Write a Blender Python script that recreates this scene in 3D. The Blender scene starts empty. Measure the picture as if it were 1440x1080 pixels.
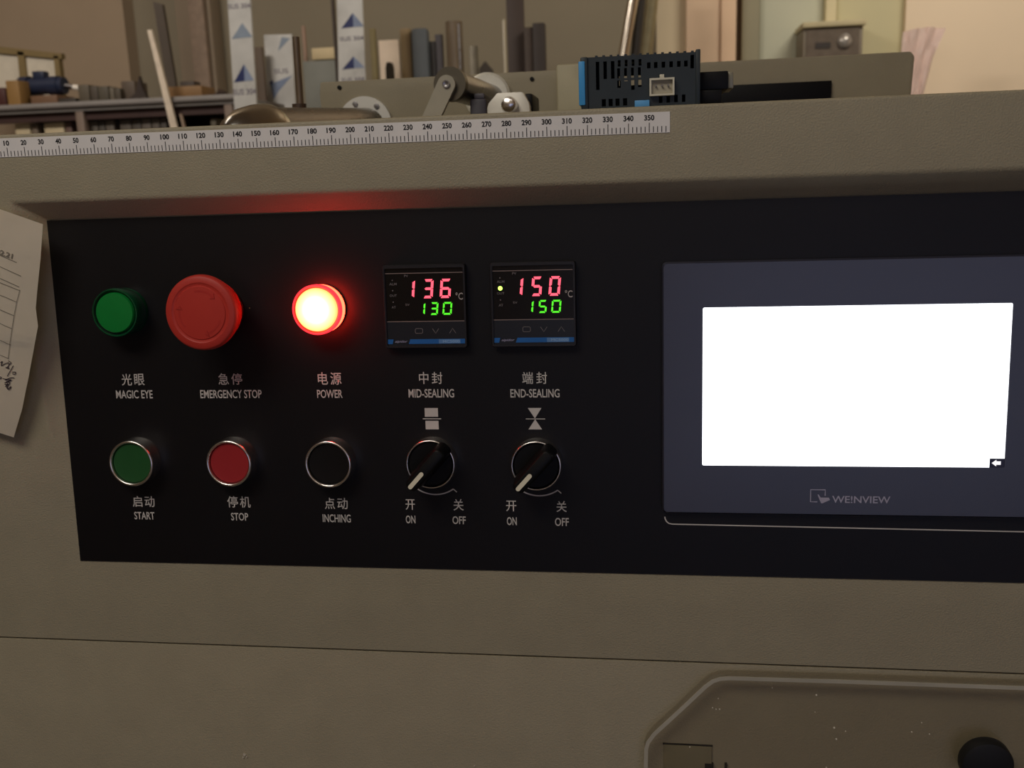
import bpy, bmesh, math, random
from mathutils import Vector, Matrix

random.seed(7)
SC = bpy.context.scene
COL = SC.collection

# ------------------------------------------------------------------ camera
F = 1350.0
AX = Vector((9520.0, -40.0, -F)).normalized()            # machine's long side, in camera space (x right, y down, z ahead)
_dy = F / math.tan(math.radians(12.0))
_dx = (F * F + 40.0 * _dy) / 9520.0
AD = Vector((_dx, _dy, F)).normalized()                   # straight down, in camera space
AN = AX.cross(AD)                                         # into the scene
CAM = Vector((0.34894, -0.48699, 1.20913))

def ray(px, py):
    v = Vector((px - 720.0, py - 540.0, F))
    return Vector((AX.dot(v), AN.dot(v), -AD.dot(v)))

def at(px, py, Y):
    r = ray(px, py)
    return CAM + r * ((Y - CAM.y) / r.y)

cd = bpy.data.cameras.new('camera')
cam = bpy.data.objects.new('camera', cd)
COL.objects.link(cam)
rx = Vector((AX.x, AN.x, -AD.x)); ry = -Vector((AX.y, AN.y, -AD.y)); rz = -Vector((AX.z, AN.z, -AD.z))
M = Matrix((rx, ry, rz)).transposed().to_4x4()
M.translation = CAM
cam.matrix_world = M
cd.sensor_width = 36.0
cd.lens = F / 1440.0 * 36.0
cd.clip_start = 0.01
cd.dof.use_dof = True
cd.dof.focus_distance = 0.50
cd.dof.aperture_fstop = 17.0
SC.camera = cam

# ------------------------------------------------------------------ light
w = bpy.data.worlds.new('world'); SC.world = w
w.use_nodes = True
w.node_tree.nodes['Background'].inputs[0].default_value = (0.62, 0.60, 0.58, 1)
w.node_tree.nodes['Background'].inputs[1].default_value = 0.25
SC.view_settings.view_transform = 'Standard'
SC.view_settings.look = 'None'
SC.view_settings.gamma = 1.0
SC.view_settings.exposure = 0.0
SC.view_settings.use_curve_mapping = False

def area(name, loc, target, sx, sy, power, col):
    l = bpy.data.lights.new(name, 'AREA'); l.shape = 'RECTANGLE'; l.size = sx; l.size_y = sy
    l.energy = power; l.color = col
    o = bpy.data.objects.new(name, l); COL.objects.link(o); o.location = loc
    o.rotation_euler = (Vector(target) - Vector(loc)).to_track_quat('-Z', 'Y').to_euler()
    return o
area('ceiling_lamp_front', (-0.2, -0.95, 2.2), (0.25, 0, 1.15), 0.8, 0.4, 8.0, (1.0, 0.93, 0.82))
area('ceiling_lamp_back', (1.9, 2.1, 3.2), (1.6, 4.2, 1.7), 1.2, 0.3, 34, (1.0, 0.93, 0.82))
area('ceiling_lamp_left', (-1.9, 0.8, 3.2), (-2.0, 4.0, 1.6), 1.2, 0.3, 42, (1.0, 0.91, 0.82))
area('front_wall_fill', (1.0, -2.3, 3.3), (0.6, -3.5, 1.2), 1.2, 0.3, 8, (1.0, 0.94, 0.86))  # added lamp, brightens the front wall that the chrome rings reflect
area('cool_fill_light', (1.05, -3.4, 0.95), (0.6, 0, 1.0), 2.4, 1.6, 10, (0.50, 0.60, 1.0))  # added light behind the camera, gives panel and bezel a bluish sheen

# ------------------------------------------------------------------ helpers
def lin(c):
    return tuple(((x / 255.0) / 12.92 if x / 255.0 <= 0.04045 else ((x / 255.0 + 0.055) / 1.055) ** 2.4) for x in c)

MATS = {}
def mat(name, rgb, rough=0.6, metal=0.0, var=0.12, scale=30.0, bump=0.0, bscale=600.0, spec=0.5, trans=0.0, coat=0.0, ior=1.45, emit=None, estr=0.0, rvar=0.0):
    if name in MATS: return MATS[name]
    m = bpy.data.materials.new(name); m.use_nodes = True
    nt = m.node_tree; n = nt.nodes; L = nt.links
    b = n['Principled BSDF']
    c = lin(rgb)
    b.inputs['Roughness'].default_value = rough
    b.inputs['Metallic'].default_value = metal
    b.inputs['Specular IOR Level'].default_value = spec
    b.inputs['IOR'].default_value = ior
    b.inputs['Transmission Weight'].default_value = trans
    b.inputs['Coat Weight'].default_value = coat
    tc = n.new('ShaderNodeTexCoord')
    no = n.new('ShaderNodeTexNoise'); no.inputs['Scale'].default_value = scale; no.inputs['Detail'].default_value = 4
    L.new(tc.outputs['Object'], no.inputs['Vector'])
    mr = n.new('ShaderNodeMapRange'); mr.inputs[1].default_value = 0.3; mr.inputs[2].default_value = 0.7
    mr.inputs[3].default_value = 1 - var; mr.inputs[4].default_value = 1 + var
    L.new(no.outputs['Fac'], mr.inputs[0])
    vm = n.new('ShaderNodeVectorMath'); vm.operation = 'SCALE'
    vm.inputs[0].default_value = c
    L.new(mr.outputs[0], vm.inputs['Scale'])
    L.new(vm.outputs[0], b.inputs['Base Color'])
    if rvar:
        m2 = n.new('ShaderNodeMapRange'); m2.inputs[1].default_value = .3; m2.inputs[2].default_value = .7
        m2.inputs[3].default_value = max(0.02, rough - rvar); m2.inputs[4].default_value = rough + rvar
        L.new(no.outputs['Fac'], m2.inputs[0]); L.new(m2.outputs[0], b.inputs['Roughness'])
    if bump:
        nb = n.new('ShaderNodeTexNoise'); nb.inputs['Scale'].default_value = bscale; nb.inputs['Detail'].default_value = 2
        L.new(tc.outputs['Object'], nb.inputs['Vector'])
        bp = n.new('ShaderNodeBump'); bp.inputs['Strength'].default_value = bump; bp.inputs['Distance'].default_value = 0.001
        L.new(nb.outputs['Fac'], bp.inputs['Height']); L.new(bp.outputs[0], b.inputs['Normal'])
    if emit:
        b.inputs['Emission Color'].default_value = (*emit, 1); b.inputs['Emission Strength'].default_value = estr
    MATS[name] = m
    return m

def link(name, me, m, parent=None, smooth=False):
    if not isinstance(m, (list, tuple)): m = [m]
    for k in m: me.materials.append(k)
    if smooth:
        me.polygons.foreach_set('use_smooth', [True] * len(me.polygons))
    o = bpy.data.objects.new(name, me); COL.objects.link(o)
    if parent is not None: o.parent = parent
    return o

def from_bm(name, bm, m, parent=None, smooth=False, recalc=True):
    if recalc: bmesh.ops.recalc_face_normals(bm, faces=bm.faces)
    me = bpy.data.meshes.new(name); bm.to_mesh(me); bm.free()
    o = link(name, me, m, parent, smooth)
    if smooth:
        try:
            me.set_sharp_from_angle(angle=math.radians(38))
        except Exception: pass
    return o

def tag(o, label=None, cat=None, group=None, kind=None):
    if label: o['label'] = label
    if cat: o['category'] = cat
    if group: o['group'] = group
    if kind: o['kind'] = kind
    return o

def empty(name, loc, rot=(0, 0, 0)):
    o = bpy.data.objects.new(name, None); COL.objects.link(o)
    o.location = loc; o.rotation_euler = rot; o.empty_display_size = 0.02
    return o

def add_box(bm, x0, x1, y0, y1, z0, z1):
    vs = [bm.verts.new(p) for p in ((x0, y0, z0), (x1, y0, z0), (x1, y1, z0), (x0, y1, z0), (x0, y0, z1), (x1, y0, z1), (x1, y1, z1), (x0, y1, z1))]
    for f in ((0, 1, 5, 4), (1, 2, 6, 5), (2, 3, 7, 6), (3, 0, 4, 7), (4, 5, 6, 7), (3, 2, 1, 0)):
        bm.faces.new([vs[i] for i in f])

def box(name, x0, x1, y0, y1, z0, z1, m, parent=None, bev=0.0, seg=2):
    bm = bmesh.new(); add_box(bm, x0, x1, y0, y1, z0, z1)
    if bev: bmesh.ops.bevel(bm, geom=bm.edges[:], offset=bev, segments=seg, affect='EDGES', profile=0.5)
    return from_bm(name, bm, m, parent, smooth=bool(bev))

def add_prism(bm, pts, y0, y1):
    """closed outline in x,z pushed from y0 back to y1"""
    a = [bm.verts.new((p[0], y0, p[1])) for p in pts]; b = [bm.verts.new((p[0], y1, p[1])) for p in pts]
    bm.faces.new(a); bm.faces.new(b[::-1])
    for i in range(len(pts)):
        j = (i + 1) % len(pts)
        bm.faces.new((a[i], b[i], b[j], a[j]))

def prism(name, pts, y0, y1, m, parent=None, bev=0.0, seg=2):
    bm = bmesh.new(); add_prism(bm, pts, y0, y1)
    if bev: bmesh.ops.bevel(bm, geom=bm.edges[:], offset=bev, segments=seg, affect='EDGES', profile=0.5)
    return from_bm(name, bm, m, parent, smooth=bool(bev))

def add_lathe(bm, prof, seg=48, off=(0, 0)):
    """profile of (radius, height); height grows towards -Y"""
    rings = []
    for r, h in prof:
        if r < 1e-6: rings.append([bm.verts.new((off[0], -h, off[1]))])
        else: rings.append([bm.verts.new((off[0] + r * math.cos(2 * math.pi * i / seg), -h, off[1] + r * math.sin(2 * math.pi * i / seg))) for i in range(seg)])
    for a, b in zip(rings, rings[1:]):
        for i in range(seg):
            j = (i + 1) % seg
            f = [a[i % len(a)], a[j % len(a)], b[j % len(b)], b[i % len(b)]]
            u = []
            for v in f:
                if v not in u: u.append(v)
            if len(u) > 2: bm.faces.new(u)

def lathe(name, prof, m, parent=None, seg=48, off=(0, 0)):
    bm = bmesh.new(); add_lathe(bm, prof, seg, off)
    return from_bm(name, bm, m, parent, smooth=True)

def add_tube(bm, p, q, r, seg=20, r2=None):
    p = Vector(p); q = Vector(q); d = (q - p).normalized()
    u = d.orthogonal().normalized(); v = d.cross(u)
    r2 = r if r2 is None else r2
    a = [bm.verts.new(p + (u * math.cos(2 * math.pi * i / seg) + v * math.sin(2 * math.pi * i / seg)) * r) for i in range(seg)]
    b = [bm.verts.new(q + (u * math.cos(2 * math.pi * i / seg) + v * math.sin(2 * math.pi * i / seg)) * r2) for i in range(seg)]
    bm.faces.new(a[::-1]); bm.faces.new(b)
    for i in range(seg):
        j = (i + 1) % seg
        bm.faces.new((a[i], a[j], b[j], b[i]))

def tube(name, p, q, r, m, parent=None, seg=24, r2=None):
    bm = bmesh.new(); add_tube(bm, p, q, r, seg, r2)
    return from_bm(name, bm, m, parent, smooth=True)

def rrect(x0, x1, z0, z1, r, n=6):
    pts = []
    for cx, cz, a0 in ((x1 - r, z1 - r, 0), (x0 + r, z1 - r, 90), (x0 + r, z0 + r, 180), (x1 - r, z0 + r, 270)):
        for k in range(n + 1):
            a = math.radians(a0 + 90.0 * k / n); pts.append((cx + r * math.cos(a), cz + r * math.sin(a)))
    return pts

def add_ribbon(bm, pts, wd, y):
    """flat printed line through x,z points"""
    L = []; R = []
    for i, p in enumerate(pts):
        a = Vector(pts[max(0, i - 1)]); b = Vector(pts[min(len(pts) - 1, i + 1)])
        d = (b - a).normalized(); n = Vector((-d.y, d.x)) * wd / 2
        yy = y(p[0], p[1]) if callable(y) else y
        L.append(bm.verts.new((p[0] + n.x, yy, p[1] + n.y))); R.append(bm.verts.new((p[0] - n.x, yy, p[1] - n.y)))
    for i in range(len(pts) - 1): bm.faces.new((L[i], L[i + 1], R[i + 1], R[i]))

def text_bm(bm, body, x0, x1, z0, z1, y, bold=0.0, shear=0.0, rot=0.0):
    """lettering fitted to the box x0..x1, z0..z1 on the plane y (local)"""
    cu = bpy.data.curves.new('t', 'FONT'); cu.body = body; cu.size = 1.0; cu.offset = bold; cu.shear = shear
    cu.resolution_u = 3
    o = bpy.data.objects.new('t', cu); COL.objects.link(o)
    dg = bpy.context.evaluated_depsgraph_get()
    me = bpy.data.meshes.new_from_object(o.evaluated_get(dg))
    xs = [v.co.x for v in me.vertices]; zs = [v.co.y for v in me.vertices]
    if xs:
        ax, bx, az, bz = min(xs), max(xs), min(zs), max(zs)
        sx = (x1 - x0) / (bx - ax); sz = (z1 - z0) / (bz - az)
        for v in me.vertices:
            X = x0 + (v.co.x - ax) * sx; Z = z0 + (v.co.y - az) * sz
            if rot:
                cx, cz = (x0 + x1) / 2, (z0 + z1) / 2
                X, Z = cx + (X - cx) * math.cos(rot) - (Z - cz) * math.sin(rot), cz + (X - cx) * math.sin(rot) + (Z - cz) * math.cos(rot)
            v.co = Vector((X, y, Z))
        bm.from_mesh(me)
    bpy.data.objects.remove(o); bpy.data.curves.remove(cu); bpy.data.meshes.remove(me)

def text(name, body, x0, x1, z0, z1, y, m, parent, bold=0.0, shear=0.0):
    bm = bmesh.new(); text_bm(bm, body, x0, x1, z0, z1, y, bold, shear)
    return from_bm(name, bm, m, parent, recalc=False)

mm = 0.001
# ------------------------------------------------------------------ materials
BEIGE = mat('beige_powder_coat', (153, 144, 121), 0.5, var=0.04, scale=40, bump=0.35, bscale=1100, spec=0.4)
PANEL = mat('black_panel_film', (15, 13, 15), 0.46, var=0.1, scale=15, bump=0.06, bscale=2500, spec=0.32)
PRINT = mat('grey_panel_print', (196, 190, 184), 0.6, var=0.05)
CHROME = mat('chrome', (235, 232, 228), 0.22, 1.0, var=0.04)
BLACKP = mat('black_plastic', (9, 9, 10), 0.5, var=0.1, spec=.25)
STEEL = mat('brushed_steel', (150, 148, 148), 0.32, 1.0, var=0.08, scale=80, rvar=0.08)

# ------------------------------------------------------------------ room
def struct(o): o['kind'] = 'structure'; return o
FLOORM = mat('concrete_floor', (120, 112, 100), 0.8, var=0.15, scale=3, bump=0.3, bscale=80)
WALLL = mat('old_plaster_left', (158, 140, 118), 0.9, var=0.05, scale=2.5, bump=0.2, bscale=120)
WALLM = mat('shade_toned_wall', (134, 125, 106), 0.85, var=0.05, scale=2, bump=0.2, bscale=120)  # darker tone stands in for the weaker light on the mid wall
WALLR = mat('cream_wall_paint', (228, 208, 180), 0.85, var=0.03, scale=2, bump=0.15, bscale=120)
struct(box('floor', -4.6, 4.6, -3.6, 4.9, -0.1, 0, FLOORM))
struct(box('ceiling', -4.6, 4.6, -3.6, 4.9, 3.6, 3.7, WALLR))
def px_x(px, Y, py=60): return at(px, py, Y).x
WY = 4.2
xb = px_x(893, WY); xl = px_x(258, WY)
struct(box('wall_back', -4.5, xb + .2, WY, WY + 0.12, 0, 3.6, WALLM))
struct(box('wall_back_right', px_x(1272, WY - .16), 4.5, WY - 0.16, WY + 0.12, 0, 3.6, WALLR))
struct(box('wall_left', -4.6, -4.5, -3.6, WY + .12, 0, 3.6, WALLL))
struct(box('wall_right', 4.5, 4.6, -3.6, WY + .12, 0, 3.6, WALLR))
struct(box('wall_front', -4.5, 4.5, -3.6, -3.5, 0, 3.6, WALLR))
# made-up window frame, added round the cool fill light behind the camera
bm = bmesh.new()
for q in ((-.24, -.17, .06, 1.84), (2.27, 2.34, .06, 1.84), (-.17, 2.27, .06, .13), (-.17, 2.27, 1.77, 1.84)): add_box(bm, q[0], q[1], -3.5, -3.42, q[2], q[3])
o = struct(from_bm('added_window_frame', bm, mat('added_frame_paint', (170, 165, 155), .6)))
# lighter plaster panel of the back wall at the left and the pilasters beside it
struct(box('trim_1', -4.5, px_x(178, WY - .1), WY - 0.10, WY, 0, 3.6, WALLL))
PIL = mat('brown_grey_pilaster', (136, 122, 104), 0.85, var=0.05, scale=2)
struct(box('trim_2', px_x(250, WY - .12), px_x(300, WY - .12), WY - 0.12, WY, 0, 3.6, PIL, bev=.01))
struct(box('trim_3', px_x(268, WY - .16), px_x(290, WY - .16), WY - 0.16, WY - .12, 0, 3.6, mat('brown_pipe_paint', (138, 120, 104), .8), bev=.01))
# narrow panels of the back wall at the right
strips = [(923, 965, .10, (196, 180, 150)), (965, 1014, .16, (212, 184, 155)), (1014, 1035, .18, (224, 192, 160)), (1035, 1043, .08, (92, 76, 58)),
          (1043, 1068, .12, (146, 140, 116)), (1068, 1160, .09, (188, 188, 166)), (1160, 1175, .14, (210, 198, 160)), (1175, 1272, .12, (196, 188, 150))]
for k, (a, b, d, c) in enumerate(strips):
    m = mat('wall_panel_paint_%d' % k, c, 0.8, var=0.03, scale=3)
    struct(box('trim_%d' % (k + 4), px_x(a, WY - d), px_x(b, WY - d), WY - d, WY + 0.1, 0, 3.6, m, bev=0.004))

# ------------------------------------------------------------------ machine cabinet
ZL = 1.2064; ZT = 1.2419; XR = 0.590
cab = empty('machine_cabinet', (0, 0, 0))
tag(cab, 'beige powder-coated steel machine cabinet holding the black control panel', 'machine cabinet')
bm = bmesh.new()
X0, X1, ZS = -0.62, 0.98, 0.9500
def V(x, y, z): return bm.verts.new((x, y, z))
# left recess outline from the top down: x of the front edge, x and y of the back edge
rows = [(ZL, .0075, .0205, .0118, 1.1958), (1.160, .0083, .0203, .0094, 1.160), (1.105, .0100, .0202, .0064, 1.105), (1.075, .0120, .0202, .0047, 1.075), (1.035, .0160, .0202, .0025, 1.035), (0.9995, .0190, .0202, .0006, 0.9995)]
Lf = [V(r[1], 0, r[0]) for r in rows]; Lb = [V(r[2], r[3], r[4]) for r in rows]
Rf = [V(XR - r[1] + .012, 0, r[0]) for r in rows]; Rb = [V(XR - r[2] + .012, r[3], r[4]) for r in rows]
n = len(rows)
for i in range(n - 1):
    bm.faces.new((Lf[i], Lb[i], Lb[i + 1], Lf[i + 1])); bm.faces.new((Rf[i + 1], Rb[i + 1], Rb[i], Rf[i]))
topbev = bm.faces.new((Lf[0], Rf[0], Rb[0], Lb[0]))
bm.faces.new((Lf[-1], Lb[-1], Rb[-1], Rf[-1]))
bm.faces.new([Lb[i] for i in range(n)] + [Rb[i] for i in range(n - 1, -1, -1)])      # bottom of the recess
a = [V(X0, 0, r[0]) for r in rows]; b = [V(X1, 0, r[0]) for r in rows]
for i in range(n - 1):
    bm.faces.new((a[i], Lf[i], Lf[i + 1], a[i + 1])); bm.faces.new((Rf[i], b[i], b[i + 1], Rf[i + 1]))
tl, tr = V(X0, 0, ZT), V(X1, 0, ZT)
bm.faces.new((tl, tr, b[0], Rf[0], Lf[0], a[0]))
bl, br = V(X0, 0, ZS), V(X1, 0, ZS)
bm.faces.new((a[-1], Lf[-1], Rf[-1], b[-1], br, bl))
TD = 0.072; DK = 1.16
tlb, trb = V(X0, TD, ZT), V(X1, TD, ZT)
bm.faces.new((tl, tlb, trb, tr))
gl, gr = V(X0, TD, ZS), V(X1, TD, ZS)
bm.faces.new((tlb, gl, gr, trb)); bm.faces.new((bl, br, gr, gl))
bm.faces.new([tl, *a, bl, gl, tlb]); bm.faces.new([tr, trb, gr, br, *b[::-1]])
bm.edges.ensure_lookup_table()
bmesh.ops.recalc_face_normals(bm, faces=bm.faces)
be = []
for e in bm.edges:
    p, q = e.verts[0].co, e.verts[1].co
    if len(e.link_faces) == 2 and e.calc_face_angle(0) > math.radians(2.5):
        if (e.verts[0] in Lf[:4] and e.verts[1] in Lf[:5]) or (abs(p.z - ZL) < 1e-5 and abs(q.z - ZL) < 1e-5 and p.y < .001 and q.y < .001) or (e.verts[0] in (Lf[0], Lb[0]) and e.verts[1] in (Lf[0], Lb[0])):
            be.append(e)
        elif abs(p.z - ZT) < 1e-5 and abs(q.z - ZT) < 1e-5: be.append(e)
bmesh.ops.bevel(bm, geom=be, offset=0.0016, segments=4, affect='EDGES', profile=0.5, clamp_overlap=True)
from_bm('body', bm, BEIGE, cab, smooth=True)
low = box('lower_cover', X0, X1, 0.0002, TD, 0.0, 0.9488, BEIGE, cab, bev=0.0006)
deck = empty('machine_table', (0, 0, 0)); tag(deck, 'beige steel machine table hidden behind the cabinet lip, carrying the rollers', 'machine table')
box('table_top', X0, X1, TD + .002, .62, DK - .02, DK, BEIGE, deck, bev=.001)
box('table_frame', X0 + .02, X1 - .02, TD + .004, .60, 0, DK - .02, BEIGE, deck)
# paint chips on the lower cover
CHIP = mat('paint_chip', (196, 188, 170), 0.5)
for (px, py, s) in ((344, 1061, 1.3), (347, 1064, .8), (342, 1065, .7), (667, 1077, .5)):
    p = at(px, py, 0)
    bm = bmesh.new(); add_prism(bm, [(p.x + s * mm * math.cos(t) * (.6 + .4 * random.random()), p.z + s * mm * .7 * math.sin(t)) for t in [k * math.pi / 3 for k in range(6)]], -.0004, .0006)
    from_bm('paint_chip', bm, CHIP, cab)

# ------------------------------------------------------------------ control panel film with its printing
TILT = math.radians(3.2)
def P(x, v, h=0.0):
    """point on the sloping panel: x and v (up the slope) in mm, h mm off the surface"""
    return Vector((x * mm, v * mm * math.sin(TILT) - h * mm * math.cos(TILT), 1.0 + v * mm * math.cos(TILT) + h * mm * math.sin(TILT)))
ROT = (-TILT, 0, 0)
pan = empty('control_panel', (0, 0, 1.0), ROT)
tag(pan, 'long black control panel plate with grey Chinese and English lettering, set into the beige cabinet', 'control panel')
box('panel_plate', 20.0 * mm, 578 * mm, 0, .0006, 0, 196.1 * mm, PANEL, pan)
LET = [("光", 55.9, 62.0, 103.6, 110.2), ("眼", 63.5, 69.6, 103.6, 110.2), ("MAGIC EYE", 51.8, 73.8, 96.2, 100.9),
 ("急", 113.3, 119.4, 103.8, 110.2), ("停", 120.9, 127.2, 103.8, 110.1), ("EMERGENCY STOP", 102.1, 137.9, 96.2, 100.9),
 ("电", 170.6, 176.3, 103.6, 110.4), ("源", 177.7, 183.9, 103.5, 110.3), ("POWER", 169.7, 184.1, 96.2, 100.8),
 ("中", 227.1, 232.3, 103.7, 110.3), ("封", 234.1, 239.9, 103.7, 110.2), ("MID-SEALING", 221.0, 246.0, 96.3, 101.0),
 ("端", 283.0, 288.8, 103.5, 109.9), ("封", 290.5, 296.2, 103.5, 109.9), ("END-SEALING", 276.5, 302.7, 96.2, 100.8),
 ("启", 56.0, 61.9, 33.1, 39.5), ("动", 63.4, 69.4, 33.1, 39.6), ("START", 56.3, 68.7, 25.7, 30.2),
 ("停", 113.3, 119.6, 33.6, 40.2), ("机", 120.8, 127.0, 33.6, 40.2), ("STOP", 114.9, 125.1, 26.0, 30.5),
 ("点", 170.4, 176.3, 33.5, 40.0), ("动", 177.7, 183.7, 33.5, 40.0), ("INCHING", 168.8, 185.0, 25.9, 30.5),
 ("开", 216.6, 221.9, 33.7, 39.7), ("ON", 216.4, 221.8, 26.0, 30.5), ("关", 243.4, 249.1, 33.7, 40.2), ("OFF", 242.6, 250.0, 26.0, 30.5),
 ("开", 272.5, 278.1, 33.7, 39.7), ("ON", 272.7, 278.1, 25.9, 30.5), ("关", 299.8, 305.4, 33.7, 39.8), ("OFF", 298.9, 306.4, 25.9, 30.5)]
for s, x0, x1, z0, z1 in LET:
    cn = ord(s[0]) > 255
    text('chinese_character' if cn else 'english_lettering', s, x0 * mm, x1 * mm, z0 * mm, z1 * mm, -.00006, PRINT, pan, bold=(0.006 if cn else 0.013))
def printed(name, polys, m=PRINT, parent=pan, y=-.00006):
    bm = bmesh.new()
    for p in polys: bm.faces.new([bm.verts.new((q[0] * mm, y, q[1] * mm)) for q in p])
    o = from_bm(name, bm, m, parent, recalc=False); return o
def rc(x0, x1, z0, z1): return [(x0, z0), (x1, z0), (x1, z1), (x0, z1)]
printed('mid_sealing_symbol', [rc(229.5, 236.8, 85.8, 90.6), rc(228.3, 238.4, 84.45, 84.95), rc(229.7, 236.9, 78.9, 83.6)])
printed('end_sealing_symbol', [[(285.6, 90.6), (289.3, 84.9), (292.9, 90.6)], rc(284.4, 294.7, 84.5, 84.9), [(285.7, 79.0), (293.0, 79.0), (289.4, 84.5)]])
for cx in (233.6, 290.6):
    bm = bmesh.new(); pts = []
    for k in range(21):
        a = math.radians(236 + (305 - 236) * k / 20)
        pts.append(((cx + 17.6 * math.cos(a)) * mm, (60.2 + 17.6 * math.sin(a)) * mm))
    add_ribbon(bm, pts, .7 * mm, -.00006)
    e = pts[-1]; add_ribbon(bm, [e, (e[0] + 1.9 * mm, e[1] - 1.7 * mm)], .55 * mm, -.00006)
    from_bm('switch_arc_mark', bm, PRINT, pan, recalc=False)
bm = bmesh.new()
add_ribbon(bm, [(357.4 * mm, 32.0 * mm), (357.6 * mm, 30.8 * mm), (358.3 * mm, 29.4 * mm), (359.5 * mm, 28.4 * mm), (361.2 * mm, 28.0 * mm), (450 * mm, 27.45 * mm), (560 * mm, 26.8 * mm)], .62 * mm, -.00006)
from_bm('outline_mark', bm, PRINT, pan, recalc=False)
printed('dust_speck', [[(134.3 + .25 * math.cos(t), 146 + .25 * math.sin(t)) for t in [k * 1.05 for k in range(6)]]], mat('orange_dust', (190, 140, 80), .7))

# ------------------------------------------------------------------ pilot lamps
def lamp(label, x, v, lens_m, disc_m, rdisc, side_m, groove_m):
    t = empty('indicator_lamp', P(x, v), ROT)
    tag(t, label, 'indicator lamp')
    lathe('flange', [(0, 0), (12.9 * mm, 0), (12.9 * mm, 1.6 * mm), (12.7 * mm, 2.2 * mm), (0, 2.2 * mm)], lens_m if rdisc > .0115 else mat('black_green_flange', (6, 62, 36), .25, spec=.6), t, 56)
    lathe('lens_ring', [(12.9 * mm, 8.6 * mm), (13.3 * mm, 9.0 * mm), (13.3 * mm, 11.6 * mm), (12.9 * mm, 12.6 * mm), (12.5 * mm, 12.7 * mm), (12.1 * mm, 12.3 * mm)], lens_m, t, 56)
    lathe('groove', [(12.15 * mm, 12.35 * mm), (rdisc + .0003, 11.4 * mm), (rdisc, 11.0 * mm)], groove_m, t, 56)
    lathe('lens_side', [(12.6 * mm, 2.1 * mm), (12.9 * mm, 3 * mm), (13.0 * mm, 6 * mm), (13.1 * mm, 6.6 * mm), (12.9 * mm, 8.7 * mm)], side_m, t, 56)
    lathe('lens_face', [(rdisc + .0002, 10.9 * mm), (rdisc, 12.3 * mm), (rdisc * .96, 12.8 * mm), (rdisc * .6, 13.1 * mm), (0, 13.2 * mm)], disc_m, t, 56)
    return t
GRN_RING = mat('dark_green_lens', (6, 74, 42), 0.15, var=0.03, spec=0.7, coat=0.5)
GRN_FACE = mat('green_lens', (12, 122, 50), 0.35, var=0.04, scale=200)
lamp('unlit green indicator lamp above the MAGIC EYE lettering', 62.6, 145.4, GRN_RING, GRN_FACE, 10.9 * mm, GRN_RING, mat('green_groove', (2, 30, 18), .3))
RED_RING = mat('glowing_red_lens', (190, 10, 14), 0.15, spec=.6, emit=(1.0, 0.03, 0.04), estr=1.9)
# lit face: the LED behind the diffuser makes the middle hotter than the rim
RF = bpy.data.materials.new('glowing_lamp_face'); RF.use_nodes = True
nt = RF.node_tree; bs = nt.nodes['Principled BSDF']
bs.inputs['Base Color'].default_value = (.6, .1, .05, 1); bs.inputs['Roughness'].default_value = .3
tc = nt.nodes.new('ShaderNodeTexCoord'); ln = nt.nodes.new('ShaderNodeVectorMath'); ln.operation = 'LENGTH'
mp = nt.nodes.new('ShaderNodeMapping'); mp.inputs['Scale'].default_value = (1, 0, 1)
nt.links.new(tc.outputs['Object'], mp.inputs[0]); nt.links.new(mp.outputs[0], ln.inputs[0])
mr = nt.nodes.new('ShaderNodeMapRange'); mr.inputs[1].default_value = .003; mr.inputs[2].default_value = .0118
nt.links.new(ln.outputs['Value'], mr.inputs[0])
cr = nt.nodes.new('ShaderNodeValToRGB'); cr.color_ramp.elements[0].color = (1, .62, .5, 1); cr.color_ramp.elements[1].color = (1, .16, .035, 1)
e = cr.color_ramp.elements.new(.55); e.color = (1, .33, .16, 1)
nt.links.new(mr.outputs[0], cr.inputs[0]); nt.links.new(cr.outputs[0], bs.inputs['Emission Color'])
bs.inputs['Emission Strength'].default_value = 4.5
lamp('brightly glowing red power indicator lamp above the POWER lettering', 176.2, 145.3, RED_RING, RF, 11.3 * mm, mat('lit_lens_side', (190, 30, 14), .2, emit=(1.0, 0.024, 0.010), estr=21), mat('red_groove', (120, 4, 8), .3, emit=(1, .005, .01), estr=.22))

# ------------------------------------------------------------------ emergency stop
es = empty('emergency_stop_button', P(120.2, 146.0), ROT)
tag(es, 'large red mushroom emergency stop button between the green and the glowing lamp', 'emergency stop button')
ESM = mat('red_mushroom_plastic', (184, 52, 42), 0.48, var=0.03, scale=60, spec=.4)
lathe('mushroom_head', [(0, 30.6 * mm), (8 * mm, 30.5 * mm), (13.6 * mm, 30.2 * mm), (14.0 * mm, 29.8 * mm), (15.2 * mm, 29.8 * mm), (15.6 * mm, 30.1 * mm), (18.2 * mm, 29.9 * mm), (19.0 * mm, 29.4 * mm), (19.5 * mm, 28.3 * mm), (19.7 * mm, 26.4 * mm),
    (18.9 * mm, 23.2 * mm), (17.9 * mm, 21.0 * mm), (17.4 * mm, 18.5 * mm), (16.9 * mm, 16.6 * mm), (16.2 * mm, 15.6 * mm), (0, 15.6 * mm)], ESM, es, 72)
lathe('neck', [(0, 15.8 * mm), (10.5 * mm, 15.8 * mm), (10.5 * mm, 2 * mm), (11 * mm, 1.4 * mm), (11 * mm, 0), (0, 0)], BLACKP, es, 48)
ar = bmesh.new()
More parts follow.
